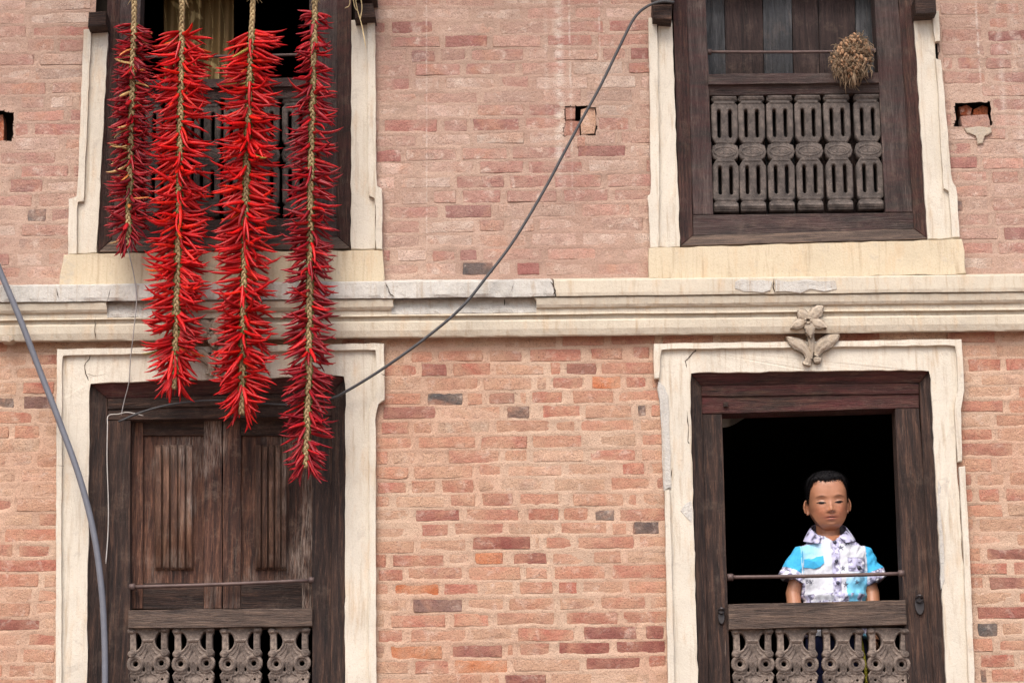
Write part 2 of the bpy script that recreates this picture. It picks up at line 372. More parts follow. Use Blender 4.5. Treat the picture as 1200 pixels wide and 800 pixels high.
# forbidden ranges (behind the plaster and the openings), photo x at mid height
FORB = {'u':[(W(104,150)[0], W(434,150)[0]), (W(770,150)[0], W(1108,150)[0])],
        'l':[(W(74,600)[0], W(432,600)[0]), (W(784,600)[0], W(1122,600)[0])]}
HOLES = [(662,698,125,159),(1120,1160,120,148),(-12,16,131,166)]
HW = []
for a,b,c,d in HOLES:
    p0 = W(a,d); p1 = W(b,c); HW.append((p0[0],p1[0],p0[1],p1[1]))
XL, XR = W(-300,400)[0], W(1500,400)[0]
Z_PLATE, Z_SILL = P(600,404).z, P(600,318).z
Z_WTOP, Z_WBOT = P(600,-52).z, P(600,872).z
bricks = []      # (x0,x1,z0,z1,colour key,storey)
def rows(storey, zs, pitch):
    for ri, z in enumerate(zs):
        free = []
        x = XL
        if (storey == 'l' and (z > Z_PLATE or z < Z_WBOT)) or (storey == 'u' and (z < Z_SILL or z > Z_WTOP)): free = [(XL,XR)]
        else:
            for a,b in FORB[storey]: free.append((x,a)); x = b
            free.append((x,XR))
        for h in HW:
            if h[2]-.012 < z < h[3]+.012:
                nf = []
                for a,b in free:
                    if h[0] > a and h[1] < b: nf += [(a,h[0]-.004),(h[1]+.004,b)]
                    elif h[1] < b and h[1] > a: nf.append((h[1]+.004,b))
                    elif h[0] > a and h[0] < b: nf.append((a,h[0]-.004))
                    else: nf.append((a,b))
                free = nf
        sp = []
        for x0,x1,y,k in SPEC:
            p = P((x0+x1)/2, y)
            if abs(p.z-z) < pitch*.5: sp.append((P(x0,y).x, P(x1,y).x, k))
        sp.sort()
        def fill(a,b):
            x = a + random.uniform(-.05,.0)
            first = True
            while x < b-.02:
                L = random.choice([.165,.18,.175,.19,.15,.095,.085,.16]) + random.uniform(-.012,.012)
                e = x+L
                if b-e < .045: e = b
                s0 = max(x,a)
                if min(e,b)-s0 > .025: bricks.append((s0, min(e,b)-.004, z, pitch, None, storey))
                x = e + random.uniform(.003,.009)
        for a,b in free:
            cur = a
            for s0,s1,k in sp:
                if s1 <= a or s0 >= b: continue
                s0c, s1c = max(s0,cur), min(s1,b)
                if s1c-s0c < .02: continue
                if s0c-cur > .03: fill(cur, s0c-.006)
                bricks.append((s0c,s1c,z,pitch,k,storey)); cur = s1c+.006
            if b-cur > .03: fill(cur,b)
zsL = [zl0 + PL*k for k in (1,)] + [zl0-PL*k for k in range(0,37)]
zsU = [zu0 - PU*k for k in range(-13,19)]
rows('l', zsL, PL); rows('u', zsU, PU)
bricks = [(x0, x1, z + (float(vn((x0+x1)*1.3, z*9, 4))-.5)*.009 + random.uniform(-.0018,.0018), pt*random.uniform(.90,1.06), k, s) for (x0,x1,z,pt,k,s) in bricks]

# mortar skins: a fine relief that laps over the brick edges
def mortar(storey, z0, z1, mat, name):
    st = .0050
    xs = np.arange(XL, XR, st); zs = np.arange(z0, z1, st)
    X, Z = np.meshgrid(xs, zs)
    seed = 3 if storey == 'l' else 40
    n1 = fbm(X/.035, Z/.022, 4, seed)-.5; n2 = fbm(X/.012, Z/.010, 3, seed+5)-.5; n3 = fbm(X/.25, Z/.2, 3, seed+9)-.5
    H = .0004 + n1*.0030 + n2*.0022 + n3*.003
    dmap = np.full(X.shape, -.02)
    cov = np.zeros(X.shape)
    for bi,(x0,x1,z,pt,k,s) in enumerate(bricks):
        if s != storey: continue
        hh = pt*.5-.0034
        i0 = max(0,int((x0-.02-xs[0])/st)); i1 = min(len(xs), int((x1+.02-xs[0])/st)+1)
        j0 = max(0,int((z-hh-.02-zs[0])/st)); j1 = min(len(zs), int((z+hh+.02-zs[0])/st)+1)
        if i1 <= i0 or j1 <= j0: continue
        xx = X[j0:j1,i0:i1]-(x0+x1)/2; zz = Z[j0:j1,i0:i1]-z
        r = .011; qx = np.abs(xx)-((x1-x0)/2-r); qz = np.abs(zz)-(hh-r)
        d = -(np.hypot(np.maximum(qx,0),np.maximum(qz,0)) + np.minimum(np.maximum(qx,qz),0) - r)
        sub = dmap[j0:j1,i0:i1]; m = d > sub; sub[m] = d[m]
        cov[j0:j1,i0:i1][m] = bcov[bi]
    n4 = fbm(X/.05, Z/.016, 3, seed+21)-.5
    n5 = fbm(X/.09, Z/.05, 2, seed+33)-.5
    dd = dmap + n1*.015 + n2*.013 + n4*.014 + n5*.008 + .0010
    H -= sst(-.004, .011, dd)*(.0046 - cov*.0038) - .0008
    keep = np.ones(X.shape, bool)
    zok = ((Z < Z_PLATE-.01)&(Z > Z_WBOT)) if storey == 'l' else ((Z > Z_SILL+.01)&(Z < Z_WTOP))
    for a,b in FORB[storey]: keep &= ~((X > a+.012) & (X < b-.012) & zok)
    for a,b,c,d in HW:
        # ragged hole: the rim vertices are snapped onto an uneven outline
        fx = lambda q, sd: (fbm(q/.035, q*0+sd, 2, 61)-.5)*.016
        ea, eb = a+fx(Z,1.5), b+fx(Z,4.5); ec, ed = c+fx(X,7.5), d+fx(X,9.5)
        inz = (Z > ec-st)&(Z < ed+st); inx = (X > ea-st)&(X < eb+st)
        gone = (X > ea)&(X < eb)&(Z > ec)&(Z < ed)
        X0_, Z0_ = X.copy(), Z.copy()
        m = inz&~gone&(X0_ <= ea)&(X0_ > ea-st); X = np.where(m, ea, X); m = inz&~gone&(X0_ >= eb)&(X0_ < eb+st); X = np.where(m, eb, X)
        m = inx&~gone&(Z0_ <= ec)&(Z0_ > ec-st); Z = np.where(m, ec, Z); m = inx&~gone&(Z0_ >= ed)&(Z0_ < ed+st); Z = np.where(m, ed, Z)
        keep &= ~gone
    idx = np.full(X.shape, -1); idx[keep] = np.arange(keep.sum())
    V = np.stack([X[keep], -H[keep], Z[keep]], 1)
    a = idx[:-1,:-1]; b = idx[:-1,1:]; c = idx[1:,1:]; d = idx[1:,:-1]
    ok = (a>=0)&(b>=0)&(c>=0)&(d>=0)
    F4 = np.stack([a[ok],b[ok],c[ok],d[ok]],1)
    me = bpy.data.meshes.new(name); me.vertices.add(len(V)); me.vertices.foreach_set('co', V.reshape(-1))
    me.loops.add(F4.size); me.loops.foreach_set('vertex_index', F4.reshape(-1).astype(np.int32))
    me.polygons.add(len(F4)); me.polygons.foreach_set('loop_start', np.arange(0,F4.size,4,dtype=np.int32))
    me.update(calc_edges=True); me.shade_smooth()
    return link(bpy.data.objects.new(name, me), house, mat)
bcov = []; bkey = []
for (x0,x1,z,pt,k,s) in bricks:
    if k is None:
        if s == 'l': k = random.choices('tporrdb', [4,3.5,5.5,2.6,.8,.2,.12])[0]
        else: k = random.choices('tporrdu', [2.5,4,4.5,3.0,.8,.5,.12])[0]
        c = random.uniform(.15,.9) if k in 'tp' else random.uniform(0,.5)
    else: c = random.uniform(0,.15)
    bkey.append(k); bcov.append(c)
wall_lo = mortar('l', P(600,1000).z, Z_COR_B+.03, M['mort_lo'], 'wall')
wall_up = mortar('u', Z_COR_T-.03, P(600,-190).z, M['mort_up'], 'wall')
wall_lo['label'] = 'orange pointed brickwork of the lower storey'; wall_up['label'] = 'pinkish lime-stained brickwork of the upper storey'

def brick_geo(x0,x1,z,pt,key,s,cov):
    hh = pt*.5-.0020
    L = x1-x0; cx = (x0+x1)/2
    per = []
    r = .006
    nx = 4
    for sx,sz in ((-1,-1),(1,-1),(1,1),(-1,1)):
        per.append((cx+sx*(L/2-r*.3), z+sz*(hh-r*.3)))
    pts = []
    for i in range(4):
        a = per[i]; b = per[(i+1)%4]; k = 4 if i%2==0 else 2
        for j in range(k):
            t = j/k; pts.append((a[0]+(b[0]-a[0])*t+random.uniform(-1,1)*.0022, a[1]+(b[1]-a[1])*t+random.uniform(-1,1)*.0016))
    tx, tz = random.uniform(-.0012,.0012), random.uniform(-.0012,.0012); h0 = random.uniform(-.0006,.0016)
    V = []; n = len(pts)
    for x,zz in pts:
        u = (x-cx)/(L/2); v = (zz-z)/hh
        V.append((cx+(x-cx)*(1-.006/L*2), -(h0-.0006+tx*u+tz*v+random.uniform(-.0004,.0004)), z+(zz-z)*.93))
    for x,zz in pts: V.append((x, .012, zz))
    V.append((cx+random.uniform(-.2,.2)*L, -h0-random.uniform(.0002,.0012), z))
    Fc = [(i,(i+1)%n,2*n) for i in range(n)] + [(i,n+i,n+(i+1)%n,(i+1)%n) for i in range(n)]
    p = (palL if s=='l' else palU)[key]; j = random.uniform(-10,10); q = random.uniform(-7,7)
    c = srgb(max(0,min(255,p[0]+j)), max(0,min(255,p[1]+j*.7+q)), max(0,min(255,p[2]+j*.6+q)))
    a = .3 if key in 'gud' else (.70 if s=='u' else .70)
    return V, Fc, (c[0],c[1],c[2],a)
def visible(x0,x1,z):
    # rough photo position of the brick centre
    v = Vector(((x0+x1)/2,0,z))-CAM; t = v.dot(FW); px = 600+F_PX*v.dot(RT)/t; py = 400-F_PX*v.dot(UP)/t
    return (-25 < px < 1225 and -6 < py < 806), px, py
order = []
for i,b in enumerate(bricks):
    vis, px, py = visible(b[0],b[1],b[2])
    if b[5]=='l' and b[2] > Z_COR_B-.004: vis = False
    if b[5]=='u' and b[2] < Z_COR_T+.004: vis = False
    cl = max(b[0], P(0,py).x); cr = min(b[1], P(1200,py).x)
    order.append(((cr-cl) if vis else -1, i))
order.sort(reverse=True)
single = set(i for a,i in order[:300] if a > 0)
print('bricks', len(bricks), 'visible', sum(1 for a,i in order if a > 0))
for st, par, mat in (('l',wall_lo,M['brick_lo']),('u',wall_up,M['brick_up'])):
    RV=[]; RF=[]; RC=[]
    for i,b in enumerate(bricks):
        if b[5] != st: continue
        V,Fc,c = brick_geo(b[0],b[1],b[2],b[3],bkey[i],st,bcov[i])
        if i in single: mobj('brick', V, Fc, mat, par, cols=[c]*len(V))
        else:
            o = len(RV); RV += V; RF += [tuple(q+o for q in f) for f in Fc]; RC += [c]*len(V)
    mobj('small_bricks', RV, RF, mat, par, cols=RC, kind='stuff')

# broken putlog holes: loose bricks set back inside
def loose(quad, y, key, par=None, tilt=0, m='brick_up'):
    bm = bmesh.new(); poly_prism(bm, wpoly(quad, y), y, y+.05, .003, .0015, .02)
    for f in bm.faces: f.smooth = False
    o = bmobj('loose_brick', bm, M[m], wall_up)
    a = o.data.color_attributes.new('Col','FLOAT_COLOR','POINT'); c = srgb(*key)
    for d in a.data: d.color = (c[0],c[1],c[2],.25)
loose([(680.5,128),(689,126),(697,127),(698,142),(697,157),(681,158)], .006, (216,176,148)); loose([(660,142),(668,141),(679.5,142),(679.5,159),(661,160)], .002, (180,126,108))
loose([(662,125),(674,124),(674,140),(663,140.5)], .004, (190,142,124)); loose([(676,160),(687,160),(686,172),(677,172)], -.002, (204,158,138))
loose([(1126,136),(1140,135),(1158,134),(1161,149),(1128,149)], -.003, (184,146,132)); loose([(1124,125),(1133,123),(1139,127),(1138,135),(1126,135)], .03, (196,104,62))
loose([(1141,128),(1152,123),(1158,126),(1157,135),(1140,135)], .035, (206,112,66)); loose([(-4,136),(3,134),(5,150),(4,166),(-4,166)], .025, (196,110,72))
prism_px('mortar_lump', [(1130,150),(1147,148),(1162,149),(1163,155),(1156,159),(1152,158),(1152,168),(1146,169),(1145,158),(1133,155)], -.010, .01, M['stone'], wall_up, .004, .0015)

# solid core with the four window openings, rooms behind
def rect(a,b): p = W(*a); q = W(*b); return (p[0],q[0],q[1],p[1])
OP = [rect((135,-80),(388,270)), rect((808,-80),(1064,270)), rect((118,455),(396,880)), rect((815,445),(1090,880))]
XO0, XO1, ZT, ZB = XL-.012, XR+.012, 6.0, 0.0
zs_mid = (Z_COR_T+Z_COR_B)/2
bm = bmesh.new(); y0,y1 = .10,.34
def storey(zb, zt, ops):
    x = XO0
    for a,b,c,d in ops:
        box(bm, x,a,y0,y1,zb,zt)
        if c > zb: box(bm, a,b,y0,y1,zb,c)
        if d < zt: box(bm, a,b,y0,y1,d,zt)
        x = b
    box(bm, x,XO1,y0,y1,zb,zt)
OP[0] = OP[0][:3]+(min(OP[0][3],5.15),); OP[1] = OP[1][:3]+(min(OP[1][3],5.15),)
storey(zs_mid, ZT, OP[:2]); storey(ZB, zs_mid, OP[2:])
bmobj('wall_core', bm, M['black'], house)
bm = bmesh.new()
box(bm, XO0,XO0+.3,.341,4,ZB,ZT); box(bm, XO1-.3,XO1,.341,4,ZB,ZT); box(bm, XO0,XO1,4.001,4.3,ZB,ZT)
box(bm, XO0+.31,XO1-.31,.345,3.99,zs_mid-.06,zs_mid+.06); box(bm, -.08,.08,.345,3.99,zs_mid+.065,ZT-.02); box(bm, XO0,XO1,.1,4.3,ZT+.001,ZT+.1); box(bm, -.08,.08,.345,3.99,ZB+.1,zs_mid-.065)
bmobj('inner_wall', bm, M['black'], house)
# plain brick facing around the part of the wall in view
nb = NB('plain_facing'); v = nb.coord((1,1,1)); mp = v.node; mp.inputs['Rotation'].default_value = (R(90),0,0)
bt = nb.n('ShaderNodeTexBrick'); bt.inputs['Scale'].default_value = 5.3; bt.inputs['Row Height'].default_value = .25; bt.inputs['Brick Width'].default_value = .95; bt.inputs['Mortar Size'].default_value = .02; bt.inputs['Color1'].default_value = srgb(196,150,128); bt.inputs['Color2'].default_value = srgb(184,132,114)
bt.inputs['Mortar'].default_value = MORT_LO; nb.l(v, bt.inputs['Vector']); nb.base(bt.outputs[0], .9)
bm = bmesh.new(); zlo, zhi = P(600,1000).z, P(600,-190).z
box(bm, XO0,XL,.004,.099,0,ZT); box(bm, XR,XO1,.004,.099,0,ZT); box(bm, XL+.001,XR-.001,.004,.099,0,zlo); box(bm, XL+.001,XR-.001,.004,.099,zhi,ZT)
bmobj('plain_facing', bm, nb.m, house)
# tiled roof with wide eaves above
bm = bmesh.new()
rv = [(XO0-.3,-.75,5.95),(XO1+.3,-.75,5.95),(XO1+.3,4.6,8.2),(XO0-.3,4.6,8.2)]
a = [bm.verts.new(q) for q in rv]; b = [bm.verts.new((q[0],q[1],q[2]+.16)) for q in rv]
bm.faces.new(a[::-1]); bm.faces.new(b)
for i in range(4): bm.faces.new((a[i],a[(i+1)%4],b[(i+1)%4],b[i]))
bmobj('roof', bm, mat_plain('roof_tiles', srgb(140,84,64), .9), house)

# ---- cornice
cor = empty('cornice', (0,0,0), house, label='cream moulded plaster cornice, partly broken to grey cement')
ref = 1100
def zr(y, d): return P(ref, y, d).z
def moulding(name, prof, x0, x1, mat, slant0=0, slant1=0, rough=.0008, step=.012, seed=0, worn=None):
    """prof: list of (photo y at the reference column, out); extruded along X with a slightly uneven surface"""
    pr = [(zr(y,-o), o) for y,o in prof]
    xs = np.arange(x0, x1+step*.5, step); V=[]; Fc=[]; m = len(pr)
    for i,x in enumerate(xs):
        for j,(z,o) in enumerate(pr):
            t = j/(m-1); xx = x
            if i == 0: xx += slant0*t + random.uniform(-.004,.004)
            if i == len(xs)-1: xx += slant1*t + random.uniform(-.004,.004)
            n = float(fbm(x/.03+j*7.3, seed+j*3.1, 3, 5)-.5); n2 = float(fbm(x/.35+j, seed+50.5, 2, 9)-.5)
            k = rough*2.4
            if worn: k += worn(x, j)
            V.append((xx, -o + n*k*1.4 + .0*n2, z + n*k + n2*.004))
    for i in range(len(xs)-1):
        for j in range(m-1):
            a = i*m+j; Fc.append((a,a+m,a+m+1,a+1))
    Fc.append(tuple(range(m))); Fc.append(tuple((len(xs)-1)*m+j for j in range(m))[::-1])
    return mobj(name, V, Fc, mat, cor)
X = lambda px, y=350: W(px, y)[0]
X0, X1 = XL, XR
moulding('moulding', [(361.5,0),(361.5,.048),(363.5,.050),(364.5,.038),(369,.037),(369.6,.043),(371,.047),(380,.046),(387,.040),(388.5,.037),(389.5,.0)], X0, X1, M['cornice'], seed=1)
ov = [(342.6,.0),(342.6,.058),(345,.064),(352,.060),(355,.055),(356.2,.051),(357,.047),(362,.0465),(362.2,.0)]
moulding('moulding', ov, X0, X(131), M['cornice'], seed=2)
moulding('moulding', ov, X(182), X(462), M['cornice'], 0, -.02, seed=3)
moulding('moulding', ov, X(624), X1, M['cornice'], .05, 0, seed=4)
grey = [(342.6,.0),(342.8,.030),(346,.036),(352,.040),(357,.044),(361,.046),(362.2,.0)]
moulding('cement_core', grey, X(128), X(186), M['cement'], rough=.004, seed=6)
moulding('cement_core', grey, X(455), X(645), M['cement'], rough=.004, seed=7)
led = [(321.5,.0),(322.6,.066),(324,.070),(338,.072),(342,.070),(342.9,.0)]
moulding('ledge', led, X0, X(645), M['cement'], 0, .018, rough=.0028, seed=8)
moulding('ledge', led, X(647), X1, M['cornice'], .018, 0, seed=9)
for pts in ([(861,330),(870,327),(884,329),(893,327),(905,330),(903,340),(894,343),(884,341),(872,342),(862,338)], [(908,328),(925,330),(944,327),(962,330),(978,328),(981,338),(966,341),(950,338),(938,343),(922,341),(909,342)]):
    prism_px('cement_patch', pts, -.0745, -.06, M['cement'], cor, .0015, .0022)
prism_px('mortar_lump', [(1,395),(6,392),(13,393),(16,398),(11,401),(2,400)], -.052, -.01, M['stone'], cor, .003, .001)

def crack(pts, y, w=.0011, par=None):
    p = []
    for i in range(len(pts)-1):
        a, b = pts[i], pts[i+1]; k = 3
        for j in range(k): p.append((a[0]+(b[0]-a[0])*j/k+random.uniform(-.6,.6), a[1]+(b[1]-a[1])*j/k+random.uniform(-.6,.6)))
    p.append(pts[-1]); q = [P(a,b,y-.0008) for a,b in p]; n = len(q); V=[]
    for i,v in enumerate(q):
        t = (q[min(i+1,n-1)]-q[max(i-1,0)]).normalized(); s = Vector((-t.z,0,t.x)); ww = w*random.uniform(.4,1.3)*(0.15 if i in (0,n-1) else 1)
        V += [v+s*ww, v-s*ww]
    mobj('crack', V, [(2*i,2*i+1,2*i+3,2*i+2) for i in range(n-1)], M['crack'], par)
crack([(112,372),(111,384),(112,397)], -.049, par=cor); crack([(66,338),(69,349)], -.074, par=cor); crack([(129,339),(126,352)], -.074, par=cor)
crack([(452,331),(456,342),(462,348)], -.075, .0016, cor); crack([(603,331),(598,343)], -.075, par=cor); crack([(592,350),(591,358)], -.048, .0016, cor)
crack([(645,330),(651,340),(648,346)], -.075, .002, cor); crack([(907,326),(906,335),(908,343)], -.075, .002, cor)

# ---- plaster surrounds
def surround(label): return empty('window_surround', (0,0,0), house, label=label)
YF, YR = -.013, -.027
def plate(par, pts, mat='plaster', yf=YF): return prism_px('plaster_face', pts, yf, .02, M[mat], par, .004, .0019)
def rim(par, pts, mat='plaster', y=YR): return prism_px('plaster_rim', pts, y, -.008, M[mat], par, .0028, .0012)
# upper storey, behind the chillies
s = surround('plaster surround of the window with the curtain and chilli garlands')
plate(s, [(106,33),(127,31),(113,296),(84,297),(84,234),(95,232)]); rim(s, [(98,34),(107,34),(98,232),(98,236),(90,236),(90,297),(79.5,298),(80.5,233),(90.5,231)])
plate(s, [(412,24),(431,23),(433,219),(440,222),(440,292),(411,292)]); rim(s, [(430.5,23),(439.5,22),(441,219),(447.5,221),(448,292),(440.5,292),(440,231),(432,229)])
prism_px('sill_slab', [(74,298),(449,293),(451,331),(69,337)], -.040, .02, M['sill'], s, .006, .0022)
# upper storey, shuttered
s = surround('plaster surround of the shuttered window with slotted balusters')
plate(s, [(771,20),(787,19),(797,289),(766,290),(765,233),(770,231)]); rim(s, [(760,21),(770,21),(773,229),(772,233),(772,290),(762,290),(760,232),(759.5,229),(763,227)])
plate(s, [(1071,19),(1093,16),(1108,216),(1113,220),(1116,279),(1087,280)]); rim(s, [(1092,14),(1100.5,13),(1101.5,48),(1096,49)]); rim(s, [(1097,68),(1103,70),(1115.5,214),(1121,219),(1125,278),(1116,278.5),(1112.5,223),(1106,221)])
prism_px('sill_slab', [(761,291),(1128,280),(1132,321),(760,327)], -.040, .02, M['sill'], s, .006, .0022)
crack([(1099,50),(1101,60),(1098,68)], -.014, .002, s)
# lower storey, closed shutters
s = surround('plaster surround of the window with closed wooden shutters')
plate(s, [(70,412),(447,405),(447,462),(437,475),(436,870),(404,870),(405,439.5),(105,448.5),(101,870),(66,870)])
rim(s, [(66.5,409),(450,402),(450.5,468),(443,472),(440,480),(441,870),(432,870),(433,480),(436,472),(441.5,466),(441,409),(73,416),(72,500),(72,870),(65,870),(66,520)])
crack([(105,410),(105,420),(99,428),(101,438),(104,446)], YF, .0012, s); crack([(101,438),(110,440),(126,438)], YF, .0006, s); crack([(446,437),(453,440)], YR, .0010, s); crack([(66,545),(76,546)], YR, .0006, s)
# lower storey, open window
s = surround('plaster surround of the open window, its edge chipped to grey cement')
plate(s, [(770,406),(1123,402),(1123,466),(1119,474),(1121,540),(1131,700),(1139,870),(1113,870),(1090,433),(808,436.5),(820,870),(786,870),(784,575),(780,470),(772,446)])
rim(s, [(766,402.5),(1127,397),(1130,458),(1127,468),(1126,480),(1128,540),(1122.5,540.5),(1118.5,478),(1120,465),(1123.5,456),(1120.5,404),(774,409),(773,443),(767,443)])
rim(s, [(1124,547),(1131,546),(1136,640),(1145,870),(1138,870),(1129,640)])
rim(s, [(779,574),(785,573),(788,700),(792,870),(785,870),(781,700)])
prism_px('cement_patch', [(771,446),(778,452),(783,463),(784,480),(783,500),(786,520),(786,560),(787,572),(778,575),(776.5,540),(775,500),(774,470),(770,456)], -.0165, .01, M['cement'], s, .004, .002)
crack([(815,404),(815,411),(808,418),(803,423),(805,431)], YF, .0016, s); crack([(779,573),(787,571)], -.018, .002, s); crack([(805,480),(807,500),(806,516),(808,520)], YF, .0014, s); crack([(788,548),(786,563)], YF, .0014, s)
prism_px('cement_patch', [(797,598),(803,590),(810,586),(812,596),(811,612),(803,604)], -.0145, .0, M['cement'], s, .001, .001)
prism_px('cement_patch', [(1099,562),(1103,570),(1101,590),(1104,618),(1106,640),(1107,680),(1103,690),(1101,640),(1099,600)], -.0148, .0, M['cement'], s, .001, .0016)

# ---- carved flower keystones
def leafmesh(path, widths, y0, thick, n=12, curl=0.0):
    pp = spline(path, n); ww = np.interp(np.linspace(0,1,n+1), np.linspace(0,1,len(widths)), widths); V=[]; Fc=[]
    k = 7
    for i in range(n+1):
        a = pp[i]; t = pp[min(i+1,n)]-pp[max(i-1,0)]; t = t/np.linalg.norm(t); s = np.array([-t[1],t[0]])
        u_ = i/n
        for j in range(k):
            q = (j/(k-1))*2-1; c = a+s*ww[i]*q
            hgt = thick*(1-q*q)*(.35+.65*math.sin(math.pi*min(1,.12+.88*u_)))*(1-.35*math.exp(-(q/.16)**2)) + curl*u_
            V.append(P(c[0]+random.uniform(-.35,.35),c[1]+random.uniform(-.35,.35), y0-hgt+random.uniform(-.0014,.0014)))
        Fc += [] if i == 0 else [((i-1)*k+j,(i-1)*k+j+1,i*k+j+1,i*k+j) for j in range(k-1)]
    m = len(V)
    V += [(v[0], y0+.02, v[2]) for v in V]
    ring = [j for j in range(k)] + [i*k+k-1 for i in range(1,n+1)] + [n*k+j for j in range(k-2,-1,-1)] + [i*k for i in range(n-1,0,-1)]
    Fc += [(ring[i], ring[(i+1)%len(ring)], ring[(i+1)%len(ring)]+m, ring[i]+m) for i in range(len(ring))]
    return V, Fc
def flower(dx, dy, label):
    r = empty('flower_ornament', (0,0,0), house, label=label)
    def lf(nm, path, wd, y0, th, curl=0.0):
        V,Fc = leafmesh([(a+dx,b+dy) for a,b in path], wd, y0, th, curl=curl); mobj(nm, V, Fc, M['stone'], r, True)
    c = (947,375.5)
    for tip, wd in (((934.5,364),7),((965,358.5),7.5),((927,384),6.0),((969,383.5),6.2)):
        mid = ((c[0]*.45+tip[0]*.55)+(0), (c[1]*.45+tip[1]*.55)-1); lf('petal', [c,mid,tip], [2.6,wd*.95,wd,wd*.75,.7], -.050, .012, .010)
    lf('petal', [(947,376),(949,385),(950,395)], [3,6,6.6,5,.8], -.055, .018)
    lf('stem', [(950,391),(951,405),(951,420)], [4.4,4.2,3.6,2.6,1.2], -.030, .014)
    lf('leaf', [(945,427),(947.5,417),(940,406),(931,401),(921,394.5)], [5.0,4.2,4.6,6.6,7.0,5.0,1.0], -.024, .016, .012)
    lf('leaf', [(957,417),(960,408),(967,402),(976,397),(984,392.5)], [3.2,6.5,8,8.2,6.0,1.2], -.024, .016, .012)
    lf('leaf_foot', [(953,420),(958,421.5),(963,420)], [1,4.5,5,4,1], -.022, .014)
    V=[];Fc=[]
    for i in range(7):
        g = i/7*6.283; o_ = P(c[0]+dx+3.2*math.cos(g), c[1]+dy+3.2*math.sin(g), -.072)
        v,f = tube_data([o_+Vector((0,.02,0)), o_+Vector((0,.006,0)), o_, o_-Vector((0,.002,0))], [.004,.004,.0032,.001], 6, len(V)); V+=v; Fc+=f
    mobj('flower_centre', V, Fc, M['stone'], r, True)
flower(0, 0, 'stone flower with two leaves above the open window')
flower(-700, 12, 'stone flower half hidden by the chilli garlands above the closed shutters')

# ---- windows
def W4(name, o, i, yo, yi, yback, mats, win):
    """mitred splayed casing between an outer and an inner quad (tl,tr,br,bl), photo pixels"""
    nm = ('head','jamb','sill','jamb')
    for k in range(4):
        if name[k] is None: continue
        a,b = o[k], o[(k+1)%4]; c,d = i[(k+1)%4], i[k]
        beam(name[k], [(*a,yo),(*b,yo),(*c,yi),(*d,yi)], yback, mats[k % len(mats)], win, .003)
def flat_frame(o, i, y, yback, mats, win, names=('frame_head','frame_post','frame_sill','frame_post')):
    tl,tr,br,bl = o; itl,itr,ibr,ibl = i
    def yl(a,b,x): t = (x-a[0])/(b[0]-a[0]); return a[1]+(b[1]-a[1])*t
    if names[0]: beam(names[0], [(*tl,y),(*tr,y),(tr[0]+.2,itr[1],y),(tl[0]-.2,itl[1],y)], yback, mats[0], win)
    if names[2]: beam(names[2], [(bl[0],ibl[1],y),(br[0],ibr[1],y),(*br,y),(*bl,y)], yback, mats[0], win)
    if names[1]: beam(names[1], [(itr[0],itr[1]+.4,y+.002),(tr[0],itr[1]+.4,y+.002),(br[0],ibr[1]-.4,y+.002),(ibr[0],ibr[1]-.4,y+.002)], yback, mats[1], win)
    if names[3]: beam(names[3], [(tl[0],itl[1]+.4,y+.002),(itl[0],itl[1]+.4,y+.002),(ibl[0],ibl[1]-.4,y+.002),(bl[0],ibl[1]-.4,y+.002)], yback, mats[1], win)
def rod(a, b, y, win, r=.0055):
    p, q = P(*a,y), P(*b,y); pts = [p+(q-p)*t for t in np.linspace(0,1,9)]
    pts = [v+Vector((0,0,-.002*math.sin(math.pi*i/8))) for i,v in enumerate(pts)]
    o = tubes('iron_rod', [(pts, r), ([p+Vector((-.004,0,0)),p+Vector((.014,0,0))], r*1.9), ([q-Vector((.014,0,0)),q+Vector((.004,0,0))], r*1.9)], M['iron'], win, 8)
def curve_plate(outer, holes, thick, bev):
    cu = bpy.data.curves.new('plate','CURVE'); cu.dimensions = '2D'; cu.fill_mode = 'BOTH'; cu.extrude = thick/2-bev; cu.bevel_depth = bev; cu.bevel_resolution = 1
    for pl in [outer]+holes:
        s = cu.splines.new('POLY'); s.points.add(len(pl)-1); s.use_cyclic_u = True
        for p,(a,b) in zip(s.points, pl): p.co = (a,b,0,1)
    o = bpy.data.objects.new('plate', cu); COL.objects.link(o); return baked(o)
def ell(cx,cy,rx,ry,n=14,a0=0): return [(cx+rx*math.cos(a0+2*math.pi*i/n), cy+ry*math.sin(a0+2*math.pi*i/n)) for i in range(n)]
def relief(bm, pts2d, r, z, sides=6, flat=.7):
    """raised carved line on the plate"""
    v,f = tube_data([(a,b,0) for a,b in pts2d], r, sides)
    vv = [bm.verts.new((q.x,q.y,z+q.z*flat)) for q in v]
    for g in f: bm.faces.new([vv[i] for i in g])
def dome(bm, cx,cy,rx,ry,z,h, n=12, k=3):
    prev = None
    for j in range(k):
        t = j/k*math.pi/2; ring = [bm.verts.new((cx+rx*math.cos(t)*math.cos(g), cy+ry*math.cos(t)*math.sin(g), z+h*math.sin(t))) for g in [2*math.pi*i/n for i in range(n)]]
        if prev:
            for i in range(n): bm.faces.new((prev[i],prev[(i+1)%n],ring[(i+1)%n],ring[i]))
        prev = ring
    c = bm.verts.new((cx,cy,z+h))
    for i in range(n): bm.faces.new((prev[i],prev[(i+1)%n],c))
def finish_plate(me_plate, relief_fn):
    bm = bmesh.new(); bm.from_mesh(me_plate); relief_fn(bm)
    bmesh.ops.recalc_face_normals(bm, faces=bm.faces)
    me = bpy.data.meshes.new('baluster'); bm.to_mesh(me); bm.free()
    for v in me.vertices: x,y,z = v.co; v.co = (x,-z,y)          # stand it up on the wall, +z of the drawing is outwards
    me.flip_normals() if False else None
    return me
PXM = .00278   # metres per photo pixel at the windows
